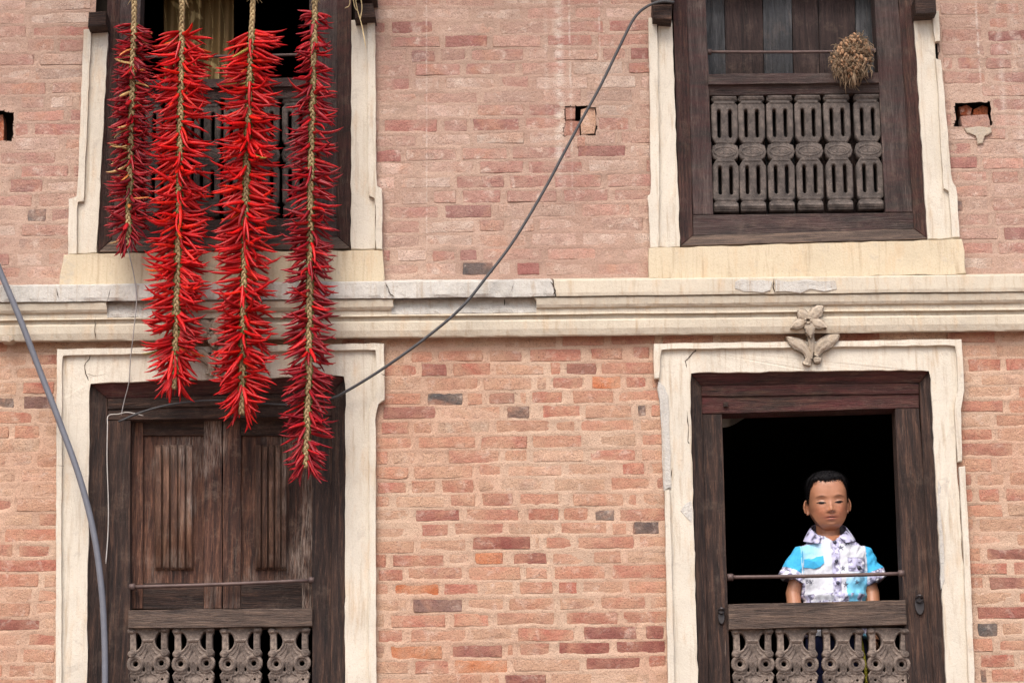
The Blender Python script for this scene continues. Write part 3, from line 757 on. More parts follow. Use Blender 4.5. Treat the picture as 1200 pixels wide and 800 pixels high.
# slotted baluster (upper storey): drawing units are photo pixels, origin at its middle
def slotted():
    h = lambda p: [(a*PXM, b*PXM*1.035) for a,b in p]
    def half(y0,y1,wt,wb): # octagonal body
        return y0,y1
    out = [(-15,64),(15,64),(16,60),(11,57),(16,53),(16,17),(11,10),(8,8.4),(15,6),(17,0),(15,-6),(8,-8.4),(11,-10),(16,-17),(16,-52),(11,-56),(15,-59),(15,-66),(-15,-66),(-15,-59),(-11,-56),(-16,-52),(-16,-17),(-11,-10),(-8,-8.4),(-15,-6),(-17,0),(-15,6),(-8,8.4),(-11,10),(-16,17),(-16,53),(-11,57),(-16,60)]
    def slot(cx,y0,y1,w=3.7):
        return [(cx+w*math.cos(g), y1-w+w*math.sin(g)) for g in np.linspace(0,math.pi,6)]+[(cx+w*math.cos(g), y0+w+w*math.sin(g)) for g in np.linspace(math.pi,2*math.pi,6)]
    holes = [h(slot(-6.6,14.5,50)), h(slot(6.6,14.5,50)), h(slot(-6.6,-50,-14.5)), h(slot(6.6,-50,-14.5))]
    me = curve_plate(h([(a_*.90,b_) for a_,b_ in out]), holes, .040, .0042)
    def rf(bm):
        z = .0195
        relief(bm, h(ell(0,0,13,5.6,20)+[(13,0)]), .0034, z)
        for cx in (-5.2,0,5.2): relief(bm, h(ell(cx,0,3.2,2.5,10)+[(cx+3.2,0)]), .0024, z)
        relief(bm, h([(-14,61.5),(14,61.5)]), .008, z-.001, 6, 1.0); relief(bm, h([(-12,55.6),(12,55.6)]), .0045, z)
        relief(bm, h([(-14,-62.5),(14,-62.5)]), .009, z-.001, 6, 1.0); relief(bm, h([(-12,-54.5),(12,-54.5)]), .0045, z)
        relief(bm, h([(-10,10.6),(10,10.6)]), .0040, z); relief(bm, h([(-10,-10.6),(10,-10.6)]), .0040, z)
    return finish_plate(me, rf)
def scroll_unit():
    """carved lattice panel of the lower windows (top half as seen, lower half mirrored)"""
    k = PXM
    h = lambda p: [(a*k, b*k*1.035) for a,b in p]
    hf = [(24,62),(24.5,57),(22.5,53),(22.5,38),(24.5,34),(24,30.5),(21,29),(24,26),(25,21.5),(24,17),(21.5,14),(23.5,11),(24.5,6),(23,2)]
    out = hf+[(a,-b) for a,b in hf[::-1]]; out = out+[(-a,b) for a,b in out[::-1]]
    holes = []
    def add(p):
        holes.append(h(p)); holes.append(h([(-a,b) for a,b in p[::-1]]))
        holes.append(h([(a,-b) for a,b in p[::-1]])); holes.append(h([(-a,-b) for a,b in p]))
    add([(15.2,57),(12,58),(9,54.5),(6.6,49.5),(6.4,45),(8,40.5),(11.5,36.5),(15.2,35.5)])
    add(ell(14.5,21.8,4.0,4.0,12)); add([(3.0,13),(5.4,11.2),(7.4,14.2),(7.0,18.5),(4.8,20),(3.0,17)])
    add(ell(15.5,3.6,2.6,2.3,10))
    me = curve_plate(h([(a_*.90,b_) for a_,b_ in out]), holes, .036, .0030)
    def rf(bm):
        z = .0175
        for sx in (-1,1):
            for sy in (-1,1):
                m = lambda p: h([(a*sx,b*sy) for a,b in p])
                relief(bm, m(ell(14.5,21.8,7.8,7.8,20)+[(22.3,21.8)]), .0070, z, 8, 1.0); relief(bm, m(ell(14.5,21.8,5.0,5.0,16)+[(19.5,21.8)]), .0024, z)
                c = m([(18.5,33)])[0]; dome(bm, c[0],c[1], 5.4*k,5.0*k, z-.001,.013); relief(bm, m(ell(18.5,33,3.2,3.2,12)+[(21.7,33)]), .0020, z+.009)
                c = m([(19,59)])[0]; dome(bm, c[0],c[1], 5.2*k,4.0*k, z-.001,.012)
                relief(bm, m([(18.5,38),(18.5,55)]), .0080, z-.002, 8, .6)
                relief(bm, m([(15,59),(10.5,57.5),(7,53),(5.8,47),(7,41.5),(10.5,37),(15,34.5)]), .0042, z, 6, 1.0)
                relief(bm, m([(3,44),(4.2,39),(7.5,34),(11,31)]), .0034, z, 6, 1.0); relief(bm, m([(1.2,42),(1.8,36),(4,31),(6.6,27),(7,22)]), .0034, z, 6, 1.0)
                relief(bm, m([(7.5,16),(10,12),(15,11),(20,12.5),(22.5,9),(21,5)]), .0045, z, 6, 1.0); relief(bm, m([(2.5,12),(6,9),(10,8),(11,4),(9,1)]), .0036, z, 6, 1.0)
                for q in range(4): relief(bm, m([(13+q*2.6,10.2),(12.6+q*2.8,6.8)]), .0022, z, 6, 1.0)
                relief(bm, m([(.8,24),(2.6,20),(2.2,13),(0.6,9.5)]), .0034, z, 6, 1.0)
        for sy in (-1,1): relief(bm, h([(-6,47.5*sy),(6,47.5*sy)]), .0065, z, 6, 1.0)
        dome(bm, 0,0, 8*k,7*k, z-.001,.007)
    return finish_plate(me, rf)
ME_SLOT = slotted(); ME_SCR = scroll_unit()
for m_ in (ME_SLOT, ME_SCR): m_.materials.clear()
ME_SLOT.materials.append(M['lat_up']); ME_SCR.materials.append(M['lat'])
def put(me, name, top, bottom, y, win, hgt):
    """stand a baluster between a top and a bottom photo point"""
    a, b = P(*top,y), P(*bottom,y); c = (a+b)/2; ax = (a-b); L = ax.length
    o = bpy.data.objects.new(name, me); link(o, win)
    zc = ax.normalized(); xc = Vector((1,0,0)); xc = (xc-zc*xc.dot(zc)).normalized(); yc = zc.cross(xc)
    s = L/hgt
    o.matrix_basis = Matrix(((xc.x,yc.x,zc.x*s,c.x),(xc.y,yc.y,zc.y*s,c.y),(xc.z,yc.z,zc.z*s,c.z),(0,0,0,1)))
HS = 130*PXM*1.035; HC = 124*PXM*1.035

# upper window behind the garlands
win = empty('window', (0,0,0), house, label='upper window with curtain behind the chilli garlands')
Wz, Wx = M['grey_z'], M['grey_x']
yo, yi = -.004, .026
W4(('head','casing','casing_sill','casing'), [(128,-60),(412,-60),(411,291),(115,295)], [(142,-44),(395,-44),(395,277),(131,281)], yo, yi, .10, (M['grey_x'],M['red_z'],M['rail'],M['red_z']), win)
flat_frame([(142,-44),(395,-44),(395,277),(131,281)], [(166,-30),(362,-30),(365,255),(157,259)], yi+.004, .115, (Wx,Wz), win)
beam('rail', [(158,94,.028),(364,91,.028),(364,101,.020),(158,104,.020)], .10, M['grey_x'], win); beam('rail', [(158,105,.030),(364,102,.030),(364,115,.040),(158,118,.040)], .10, M['grey_x'], win)
for i in range(6): put(ME_SLOT, 'baluster', (176+i*34.1,118-i*.4), (173+i*34.8,254-i*.6), .068, win, HS)
rod((162,67), (364,64), .06, win)
for pts in ([(104,14),(124,13),(124,30),(103,31)], [(416,4),(437,3),(440,20),(416,22)]): prism_px('lintel_end', pts, -.075, .09, M['wood_x'], win, .004, .0012)
prism_px('lintel_end', [(414,-22),(440,-23),(441,-3),(415,-2)], -.09, .09, M['grey_x'], win, .004, .0012)
# upper window with closed boards
win = empty('window', (0,0,0), house, label='upper window with boards closed behind slotted balusters')
W4(('head','casing','casing_sill','casing'), [(787,-60),(1066,-62),(1087.5,279.5),(797.5,288)], [(804,-44),(1050,-46),(1071,268),(812,276)], yo, yi, .10, (M['grey_x'],M['red_z'],M['rail'],M['red_z']), win)
flat_frame([(804,-44),(1050,-46),(1071,268),(812,276)], [(826,-30),(1023,-31),(1038,249),(836,252)], yi+.004, .115, (Wx,Wz), win)
beam('rail', [(830,87,.028),(1030,85,.028),(1030,97,.020),(830,99,.020)], .10, M['grey_x'], win); beam('rail', [(830,100,.032),(1030,98,.032),(1031,109,.040),(831,112,.040)], .10, M['grey_x'], win)
tx = [848,879.5,912.5,945.5,979,1014.5]; bx = [850,882,915.5,949,984,1019.5]
for i in range(6): put(ME_SLOT, 'baluster', (tx[i],114-i*.4), (bx[i]+.6,247.5-i*.6), .068, win, HS)
rod((829,61), (1027,60), .06, win)
bxs = [820,848,893,927,958,1001,1034]
for i in range(6):
    beam('shutter_board', [(bxs[i]+.5,-45,.128+.004*(i%2)),(bxs[i+1]-.5,-45,.128+.004*(i%2)),(bxs[i+1]+6,262,.128+.004*(i%2)),(bxs[i]+6,262,.128+.004*(i%2))], .16, M['board_b' if i in (0,2,5) else 'board_r'], win)
for pts in ([(764,6),(788,5),(787,23),(765,22)], [(1072,-3),(1097,-4),(1098,15),(1073,16)]): prism_px('lintel_end', pts, -.075, .09, M['wood_x'], win, .004, .0012)
prism_px('lintel_end', [(764,-20),(790,-21),(790,3),(764,4)], -.06, .09, M['grey_x'], win, .004, .0012)
# lower window with closed shutters
win = empty('window', (0,0,0), house, label='lower window with closed panelled wooden shutters')
yo, yi = -.003, .030
W4(('casing_head','casing','casing_sill','casing'), [(104.5,449),(406.5,440),(404.5,880),(101,882)], [(126,467),(389,460),(388,866),(126,868)], yo, yi, .10, (M['red_x'],M['wood_z']), win)
beam('head_moulding', [(126,467,.022),(389,460,.022),(389,472,.030),(126,479,.030)], .11, M['wood_x'], win)
flat_frame([(126,479.5),(389,472.5),(388,866),(126,868)], [(153,492),(366,487),(366,850),(152,852)], yi+.006, .115, (M['wood_x'],M['wood_z']), win)
ys = .075
def shutter(x0,x1,sl,sr,yt,yb,bx0,bx1):
    """stiles, rails, recessed panel and the fluted raised field; x ranges in photo px"""
    for a,b in ((x0,x0+sl),(x1-sr,x1)): beam('shutter_stile', [(a,yt,ys),(b-.2,yt,ys),(b-.2,yb,ys),(a,yb,ys)], ys+.03, M['shut'], win)
    a,b = x0+sl, x1-sr
    for t0,t1 in ((yt,510),(683,yb)): beam('shutter_rail', [(a,t0,ys+.001),(b,t0,ys+.001),(b,t1,ys+.001),(a,t1,ys+.001)], ys+.03, M['wood_x'], win)
    beam('shutter_panel', [(a,510.2,ys+.012),(b,510.2,ys+.012),(b,682.8,ys+.012),(a,682.8,ys+.012)], ys+.03, M['shut'], win, 0)
    n = 60; V=[]; Fc=[]; zz = [521,524,600,664,668]
    for j,py in enumerate(zz):
        for i in range(n+1):
            u = i/n; e = min(1, min(u,1-u)/.04); fl = min(1, abs(math.sin(u*math.pi*5))*1.9)
            hgt = (.003+.019*fl)*e*(1 if 0<j<4 else .05)
            V.append(P(bx0+(bx1-bx0)*u + 0, py, ys+.012-hgt))
        if j: Fc += [((j-1)*(n+1)+i,(j-1)*(n+1)+i+1,j*(n+1)+i+1,j*(n+1)+i) for i in range(n)]
    mobj('fluted_field', V, Fc, M['flute'], win, True)
shutter(153.5,260,14,21,488,713,181,227); shutter(261.2,366,21,12,488,713,299,337)
rod((153,687.5), (367,679.5), .045, win, .006)
beam('rail', [(150,714.5,.020),(366,712,.020),(366,733,.024),(150,735.5,.024)], .10, M['rail'], win)
for cx,sl in ((174.8,0),(227.5,0),(283,0),(339.4,0)): put(ME_SCR, 'lattice_panel', (cx,736), (cx,866), .060, win, HC)
# lower open window
win = empty('window', (0,0,0), house, label='open lower window where a boy looks out')
W4(('casing_head','casing','casing_sill','casing'), [(808.5,437),(1090,433.5),(1115,880),(821,882)], [(822,452),(1077,449),(1098,866),(832,868)], yo, yi, .10, (M['red_x'],M['wood_z']), win)
beam('head_moulding', [(822,452,.020),(1077,449,.020),(1077,461,.030),(822,464,.030)], .11, M['red_x'], win)
flat_frame([(822,464.5),(1077,461.5),(1098,866),(832,868)], [(846,484.5),(1049,477.5),(1065,850),(857,852)], yi+.006, .115, (M['red_x'],M['wood_z']), win)
rod((854,676), (1058,671.5), .045, win, .006)
beam('rail', [(853.5,707.5,.018),(1061.5,702.5,.018),(1063,731,.022),(854,737,.022)], .085, M['rail'], win)
for cx in (880.8,932.2,986.5,1039.6): put(ME_SCR, 'lattice_panel', (cx,737), (cx+3,866), .060, win, HC)
def staple(px,py,r):
    c = P(px,py,.036); bm = bmesh.new()
    poly_prism(bm, [(c.x+r*1.5*math.cos(g), c.z+r*3.0*math.sin(g)-.02) for g in np.linspace(0,2*math.pi,15)[:-1]], .029, .04, .002)
    v,f = tube_data([c+Vector((r*math.cos(g), -.004-.012*abs(math.sin(g)) , r*math.sin(g))) for g in np.linspace(0,2*math.pi,15)], .0042, 6)
    vv = [bm.verts.new(q) for q in v]
    for g in f: bm.faces.new([vv[i] for i in g])
    bmobj('iron_staple', bm, mat_plain('blackened_iron', srgb(52,48,48), .45, .5, .2, .4), win)
staple(1077,702,.010); staple(845,716,.007)
beam('wooden_peg', [(848,463+8,.026),(853,471,.026),(853,476,.026),(848,476,.026)], .05, M['wood_x'], win, 0)

# ------------------------------------------------------------------ chilli garlands
nb = NB('chilli_skin'); oi = nb.n('ShaderNodeObjectInfo'); v = nb.coord((1,1,1), 'Object')
dk = nb.mix(1, oi.outputs['Color'], (.42,.30,.40,1), 'MULTIPLY')
k = nb.mix(nb.ramp(nb.noise(v, 14, 3, .6), [(.42,0),(.70,.75)]), oi.outputs['Color'], dk)
nb.bump(nb.noise(v, 60, 3, .6), .35, .004)
nb.b.inputs['Coat Weight'].default_value = .08; nb.b.inputs['Coat Roughness'].default_value = .25
M['chilli'] = nb.base(k, .42, .30)
M['calyx'] = mat_plain('chilli_calyx', srgb(92,98,48), .7)
M['straw'] = mat_plain('straw_rope', srgb(154,134,100), .9, .1, .45)
M['pole'] = mat_wood('pole_wood', D, Mi, Li, 'x')

def chilli_mesh(seed):
    """one pod along +X, length 1, bent in XZ, with a short stalk and calyx"""
    rr = random.Random(seed); bend = rr.choice([-1,-1,1])*rr.uniform(.15,1.0); tipc = rr.uniform(-1.8,.9); fat = rr.uniform(.047,.064)
    def axis(t): return Vector((t*(1-.10*bend*bend*t), rr0*math.sin(t*2.2), -bend*.33*t*t - tipc*.16*t**4))
    rr0 = rr.uniform(-.05,.05)
    V=[]; Fc=[]; mi=[]
    ts = [.0,.10,.35,.62,.85,1.0]; rs = [.70,1.0,1.0,.88,.60,.08]
    for t,r in zip(ts,rs):     # rings
        c = axis(t); d = (axis(t+.02)-axis(t-.02)).normalized(); n1 = Vector((0,1,0)); n2 = d.cross(n1).normalized(); n1 = n2.cross(d)
        for q in range(5):
            g = 2*math.pi*q/5+.3; V.append(c+(n1*math.cos(g)+n2*math.sin(g))*fat*r*rr.uniform(.88,1.1))
    for i in range(5):
        for q in range(5):
            a = i*5+q; b = i*5+(q+1)%5; Fc.append((a,b,b+5,a+5)); mi.append(0)
    o = len(V)
    for x,r in ((.05,.062),(-.03,.042),(-.16,.016)):
        for q in range(4):
            g = 2*math.pi*q/4; V.append(Vector((x, r*math.cos(g), r*math.sin(g)+(.05 if x<-.1 else 0))))
    for i in range(2):
        for q in range(4):
            a = o+i*4+q; b = o+i*4+(q+1)%4; Fc.append((a,a+4,b+4,b)); mi.append(1)
    me = bpy.data.meshes.new('chilli'); me.from_pydata([tuple(p) for p in V], [], Fc)
    me.materials.append(M['chilli']); me.materials.append(M['calyx']); me.polygons.foreach_set('material_index', mi); me.shade_smooth(); me.update()
    return me
CH = [chilli_mesh(i) for i in range(26)]
YG = -.17
def garland(path, y0, y1, n, length, cols, label, seed, y=YG, top_r=1.0, drop=0):
    rr = random.Random(seed)
    pts = [P(a,b,y) for a,b in path]; sp = [Vector(q) for q in spline(pts, 160)]
    loc = sp[-1]
    root = empty('chilli_garland', loc, label=label, cat='garland', group='chilli garlands hung in front of the wall')
    zt = P(path[0][0], y0, y).z; zb = P(path[-1][0], y1, y).z
    # plaited straw rope: three strands
    L = sum((sp[i+1]-sp[i]).length for i in range(160)); N = int(L/.007); acc = [0]
    for i in range(160): acc.append(acc[-1]+(sp[i+1]-sp[i]).length)
    def at(s):
        for i in range(160):
            if acc[i+1] >= s: t = (s-acc[i])/(acc[i+1]-acc[i]); return sp[i]+(sp[i+1]-sp[i])*t
        return sp[-1]
    base = [at(L*i/N) for i in range(N+1)]
    ph = rr.uniform(0,6)
    for kx in range(3):
        ln = []
        for i,p in enumerate(base):
            t = i*.007/.030*2*math.pi*.5 + ph + kx*2*math.pi/3
            am = .0058*(1 + .15*math.sin(i*.21+kx))
            ln.append(p+Vector((am*math.sin(t), -.0055*math.sin(2*t)-.004, 0)))
        tubes('rope_strand', [(ln, [.0043*rr.uniform(.85,1.15) for _ in ln])], M['straw'], root, 6)
    # loose straw ends round the tie and at the foot
    lst = []
    for q in range(30):
        p = at(rr.uniform(0,.07)) if rr.random() < .55 else at(L*rr.uniform(.1,1)); g = rr.uniform(0,6.28); l = rr.uniform(.012,.035)
        d = Vector((math.cos(g), -abs(math.sin(g))*.6, rr.uniform(-1,.3))).normalized()
        lst.append(([p, p+d*l*.6, p+d*l+Vector((0,0,-.01))], [.0012,.0011,.0005]))
    tubes('straw_ends', lst, M['straw'], root, 4, kind='stuff')
    extra = int(n*1.3); XV=[]; XF=[]; XM=[]
    for i in range(n+extra):
        t = (i+rr.uniform(-.8,.8))/n if i < n else rr.random(); t = max(0,min(1,t)); z = zt+(zb-zt)*t
        p = min(base, key=lambda q: abs(q.z-z)); p = Vector((p.x,p.y,z))
        if p.z < base[-1].z: p.z = base[-1].z+rr.uniform(0,.03)
        side = 1 if (i % 2) else -1
        dev = rr.gauss(4, 40) if i < n else rr.uniform(-75,34)
        phi = 90 + side*(90 - max(-75, min(60, dev)))   # 90 = straight out of the wall
        if rr.random() < .035: phi = 90+rr.uniform(-28,28)
        el = rr.gauss(-26, 15)
        if t > .90: el -= (t-.90)*10*rr.uniform(25,60)
        if abs(phi-90) < 30: el -= 25
        g = R(phi); e = R(el)
        d = Vector((math.cos(g)*math.cos(e), -math.sin(g)*math.cos(e), math.sin(e)))
        up = Vector((0,0,1)); y_ = up.cross(d).normalized(); z_ = d.cross(y_)
        rl = rr.gauss(0,.7) if rr.random() < .85 else rr.uniform(-3.1,3.1)
        y2 = y_*math.cos(rl)+z_*math.sin(rl); z2 = d.cross(y2)
        ln = length*rr.uniform(.78,1.10)*(top_r+(1-top_r)*min(1,t*4))
        if t > .93: ln *= .85
        fatk = .0085/.063/ln*rr.uniform(.85,1.1)*.80
        st = p + Vector((d.x,d.y,0)).normalized()*.009
        sx, sy = ln, ln*fatk
        mb = Matrix(((d.x*sx,y2.x*sy,z2.x*sx,st.x),(d.y*sx,y2.y*sy,z2.y*sx,st.y),(d.z*sx,y2.z*sy,z2.z*sx,st.z),(0,0,0,1)))
        c = rr.choices([q[0] for q in cols], [q[1] for q in cols])[0]; j = rr.uniform(.75,1.2)
        if i >= n:      # the pods behind, past the ones told apart
            m_ = rr.choice(CH); o_ = len(XV); XV += [tuple(mb @ q.co) for q in m_.vertices]
            for f in m_.polygons: XF.append(tuple(q+o_ for q in f.vertices)); XM.append(f.material_index)
            continue
        o = bpy.data.objects.new('chilli', rr.choice(CH)); link(o, root); o.matrix_basis = mb
        o.color = (min(1,S(c[0])*j), S(c[1])*j, S(c[2])*j, 1)
    me = bpy.data.meshes.new('inner_chillies'); me.from_pydata(XV, [], XF); me.materials.append(M['chilli']); me.materials.append(M['calyx'])
    me.polygons.foreach_set('material_index', XM); me.shade_smooth()
    o = link(bpy.data.objects.new('inner_chillies', me), root, kind='stuff'); c = cols[1][0]; o.color = (S(c[0])*.9, S(c[1]), S(c[2]), 1)
    return root
bright = [((208,16,14),6),((194,12,16),5),((220,32,12),2.5),((166,10,18),2.5),((226,92,24),.35),((150,138,62),.22)]
dark = [((140,12,26),6),((160,14,26),5),((112,12,28),4),((176,18,22),1.5)]
garland([(158,-22),(157,40),(154,150),(150,288)], 28, 284, 230, .070, dark+[((206,172,112),1.3),((196,120,60),.6)], 'short dark maroon chilli garland with pale dried pods among the red', 11, top_r=.8)
garland([(214,-22),(213,60),(211,180),(208,320),(204,456)], 38, 446, 298, .098, bright, 'bright red chilli garland hanging next to the short maroon garland', 12)
garland([(298,-22),(294,60),(290,180),(286,330),(283,486)], 36, 474, 300, .102, bright, 'bright red chilli garland hanging next to the long crimson garland', 13)
garland([(370,-22),(368,60),(365,180),(363,330),(362,440),(358,548)], 14, 556, 300, .084, [((176,12,24),6),((152,12,28),4),((194,16,18),3),((130,10,26),2.5)], 'longest crimson chilli garland, ending in front of the closed shutters', 14, top_r=.6)
a = P(60,-24,YG); b = P(470,-27,YG)
tubes('wooden_pole', [([a, a+(b-a)*.35, a+(b-a)*.7, b], [.021,.022,.02,.019])], M['pole'], None, 10, label='wooden pole under the eaves that carries the chilli garlands', cat='pole')
o = tubes('straw_wisp', [([Vector(q) for q in spline([P(a,b,-.10) for a,b in pts], 10)], [.0018]*10+[.0007]) for pts in
    ([(414,-24),(418,8),(424,30),(429,57)], [(412,-24),(415,6),(420,14)], [(418,-24),(424,6),(422,24)], [(409,-24),(410,4),(404,10)])], mat_plain('pale_straw', srgb(206,186,142), .8), None, 5,
    label='pale straw wisps dangling beside the chilli garlands', cat='straw')

# ------------------------------------------------------------------ cables
M['conduit'] = mat_plain('grey_conduit', srgb(104,106,114), .5, .4, .12); M['cable'] = mat_plain('black_cable', srgb(66,66,68), .55, .35, .15)
M['wire'] = mat_plain('white_wire', srgb(172,166,160), .5, .4, .15); M['wire_g'] = mat_plain('grey_wire', srgb(150,146,144), .5, .4, .15)
def cable(name, pts, r, mat, label, n=60, sides=10):
    q = [Vector(v) for v in spline([P(*p) for p in pts], n)]
    return tubes(name, [(q, r)], mat, None, sides, label=label, cat='cable')
cable('conduit', [(-285,-130,-.012),(-240,-70,-.05),(-160,45,-.11),(-90,150,-.13),(-40,232,-.13),(-14,284,-.13),(3,325,-.12),(24,375,-.115),(45,430,-.10),(72,500,-.09),(94,562,-.085),(110,625,-.08),(119,690,-.075),(122.5,750,-.07),(123,810,-.07),(122,880,-.07)], .0098, M['conduit'], 'thick grey conduit curving down past the closed shutters', 90)
cable('black_cable', [(790,3,-.09),(775,2,-.095),(758,8,-.10),(743,22,-.10),(726,55,-.10),(703,102,-.10),(682,140,-.10),(660,181,-.10),(637,224,-.10),(602,282,-.105),(572,322,-.11),(541,360,-.11),(500,395,-.10),(450,431,-.085),(408,457,-.06),(387,467,-.05),(345,474,-.03),(300,472,-.015),(250,469,-.01),(205,473,-.005),(168,482,.0),(139,494,.018)], [.0047]*90+[.0034]*31, M['cable'], 'black cable slung from the lintel end down across the brick wall', 120)
cable('white_wire', [(168,487,.020),(150,483,.016),(139,485,.014),(127,487,.012),(126,500,.008),(125.5,540,.006),(127,590,.006),(126.5,625,.006),(124,660,-.02)], .0018, M['wire'], 'thin white wire running down the frame of the closed shutters', 60, 6)
cable('grey_wire', [(148,286,-.05),(156,318,-.075),(160,350,-.08),(157,385,-.07),(153,420,-.04),(151,448,-.015),(146,468,.008),(142,486,.015)], .0017, M['wire_g'], 'hair-thin grey wire dangling beside the short maroon garland', 40, 5)

# ------------------------------------------------------------------ curtain inside the upper window
yc = .20; x0, x1 = 192, 274; n, m = 150, 110
V=[]; C_=[]; Fc=[]
leaves = [(random.uniform(0,1), random.uniform(0,1), random.uniform(-1.0,1.0)) for _ in range(34)]
for j in range(m+1):
    for i in range(n+1):
        u = i/n; vv = j/m; px = x0+(x1-x0)*u; py = -50+165*vv
        dep = .018*math.sin(u*2*math.pi*3.3+.6)+.008*math.sin(u*2*math.pi*7.1+2*vv)
        V.append(P(px, py, yc+dep))
        su = u*1.35; c = np.array(srgb(104,82,48)[:3])
        for lu,lv,la in leaves:
            du = (u-lu)*.21; dv = (vv-lv)*.46; a_ = du*math.cos(la)+dv*math.sin(la); b_ = -du*math.sin(la)+dv*math.cos(la)
            w_ = .007*(1-(b_/.024)**2) if abs(b_) < .024 else 0
            if abs(a_) < w_: c = np.array(srgb(158,138,96)[:3])
        if abs(math.sin(u*19+math.sin(vv*9)*.8)) < .05: c = np.array(srgb(160,138,92)[:3])
        C_.append((*c,1))
    if j: Fc += [((j-1)*(n+1)+i,(j-1)*(n+1)+i+1,j*(n+1)+i+1,j*(n+1)+i) for i in range(n)]
mobj('curtain', V, Fc, mat_vcol('curtain_cloth', .75, .3), None, True, C_, label='olive gold curtain with leaf pattern hanging inside the upper window', cat='curtain')

# pale cloth edge just inside the head of the open window
V=[]; Fc=[]
for j in range(7):
    for i in range(21):
        u = i/20; vv = j/6; V.append(P(846+50*u, 472+(17*(1-u)**1.2+ 12)*vv + 2*math.sin(u*7), .22+.02*math.sin(u*6+vv)))
    if j: Fc += [((j-1)*21+i,(j-1)*21+i+1,j*21+i+1,j*21+i) for i in range(20)]
mobj('hanging_cloth', V, Fc, mat_plain('pale_cloth', srgb(150,148,138), .9), None, True, label='pale cloth edge hanging inside the head of the open window', cat='cloth')

# ------------------------------------------------------------------ dried bunch on the rod of the shuttered window
rr = random.Random(5); c = P(998,66,.0)
root = empty('dried_bunch', c, label='dried brown fibrous bunch of seed heads hung on the window rod', cat='dried plants')
st = []
def inside(k=1.0):
    while True:
        q = Vector((rr.uniform(-1,1),rr.uniform(-1,1),rr.uniform(-1,1)))
        if q.length < 1: break
    w_ = .074*(1-.28*q.z**2); return Vector((q.x*w_*k, q.y*.050*k, q.z*.080*k + (.004 if q.x > 0 else -.004)))
for q in range(1200):
    p0 = inside(); a = rr.uniform(0,6.28); low = max(0,-p0.z/.08); p0.x *= 1+.22*low; p0.x += .012*max(0,p0.z/.08)
    d = Vector((math.cos(a)*(1-.5*low), math.sin(a)*.6*(1-.5*low), rr.gauss(-.35,.6)-1.1*low)).normalized(); l1 = rr.uniform(.012,.034)*(1+1.0*low*rr.random())
    tn = Vector((-p0.x*.3, -p0.y*.3, -.010))
    st.append(([c+p0, c+p0+d*l1*.5, c+p0+d*l1*.9+tn*.5], [.0011,.0012,.0005]))
st.append(([c+Vector((.004,-.01,-.05)), c+Vector((.0,-.02,-.085)), c+Vector((.004,-.02,-.112))], [.009,.008,.003]))
tubes('stalks', st, mat_plain('dry_stalk', srgb(140,120,98), .9, .1, .45), root, 4, kind='stuff')
V=[]; Fc=[]
for q in range(170):
    p = inside(.96)
    if p.y > .0: p.y = -p.y
    p = c+p; h_ = rr.uniform(.004,.0095)
    ax = Vector((rr.gauss(0,.6),rr.gauss(-.2,.5),-1)).normalized()
    v,f = tube_data([p-ax*h_, p-ax*h_*.4, p+ax*h_*.4, p+ax*h_*1.3], [.0015,h_*.62,h_*.55,.001], 6, len(V)); V+=v; Fc+=f
mobj('seed_heads', V, Fc, mat_plain('seed_head', srgb(158,124,96), .85, .15, .45), root, True, kind='stuff')

# ------------------------------------------------------------------ yellow blade behind the lattice
V=[]; Fc=[]; pth = spline([(1018,880),(1016,800),(1012,765),(1008,738)], 16)
for i,(a,b) in enumerate(pth):
    wd = 3.2*(1-(i/16)**2.2)+.3
    for q,dy in ((-1,0),(0,-.006),(1,0),(0,.003)): V.append(P(a+q*wd,b,.105+dy))
    if i: Fc += [((i-1)*4+k_,(i-1)*4+(k_+1)%4,i*4+(k_+1)%4,i*4+k_) for k_ in range(4)]
mobj('yellow_blade', V, Fc, mat_plain('yellow_leaf', srgb(176,168,58), .6), None, True, label='narrow yellow pointed blade upright behind the carved lattice', cat='leaf')

# ------------------------------------------------------------------ the boy
YB = .185                                    # plane of his chest centre
E0 = P(969.5,588,YB); SX = P(970.5,588,YB).x-E0.x; SZ = E0.z-P(969.5,589,YB).z
def bl(px,py,dy=0.0): return Vector((E0.x+(px-969.5)*SX, YB+dy, E0.z-(py-588)*SZ))
FLOOR = E0.z-1.00
def ring_loft(bm, rings, n=24):
    prev=None; first=None
    for c,ax,ay in rings:
        r = [bm.verts.new((c[0]+ax*math.cos(2*math.pi*i/n), c[1]+ay*math.sin(2*math.pi*i/n), c[2])) for i in range(n)]
        if prev:
            for i in range(n): bm.faces.new((prev[i],prev[(i+1)%n],r[(i+1)%n],r[i]))
        else: first = r
        prev = r
    bm.faces.new(first[::-1]); bm.faces.new(prev)
def limb(bm, pts, rad, sides=14):
    v,f = tube_data(pts, rad, sides); vv = [bm.verts.new(q) for q in v]
    for g in f: bm.faces.new([vv[i] for i in g])
def ball(bm, c, r, sx=1, sy=1, sz=1):
    d = bmesh.ops.create_icosphere(bm, subdivisions=2, radius=r)
    for v in d['verts']: v.co = Vector((v.co.x*sx, v.co.y*sy, v.co.z*sz))+Vector(c)
def remeshed(name, bm, vox, smooth_it=0, mods=()):
    bmesh.ops.recalc_face_normals(bm, faces=bm.faces)
    me = bpy.data.meshes.new(name); bm.to_mesh(me); bm.free(); o = bpy.data.objects.new(name, me); COL.objects.link(o)
    r = o.modifiers.new('r','REMESH'); r.mode = 'VOXEL'; r.voxel_size = vox; r.adaptivity = 0
    if smooth_it:
        s_ = o.modifiers.new('s','SMOOTH'); s_.iterations = smooth_it; s_.factor = .5
    return baked(o)
HEADC = Vector((E0.x, YB+.0, E0.z+0.4*SZ))
HROT = Matrix.Rotation(R(-2.6),3,'Y') @ Matrix.Rotation(R(10),3,'X')
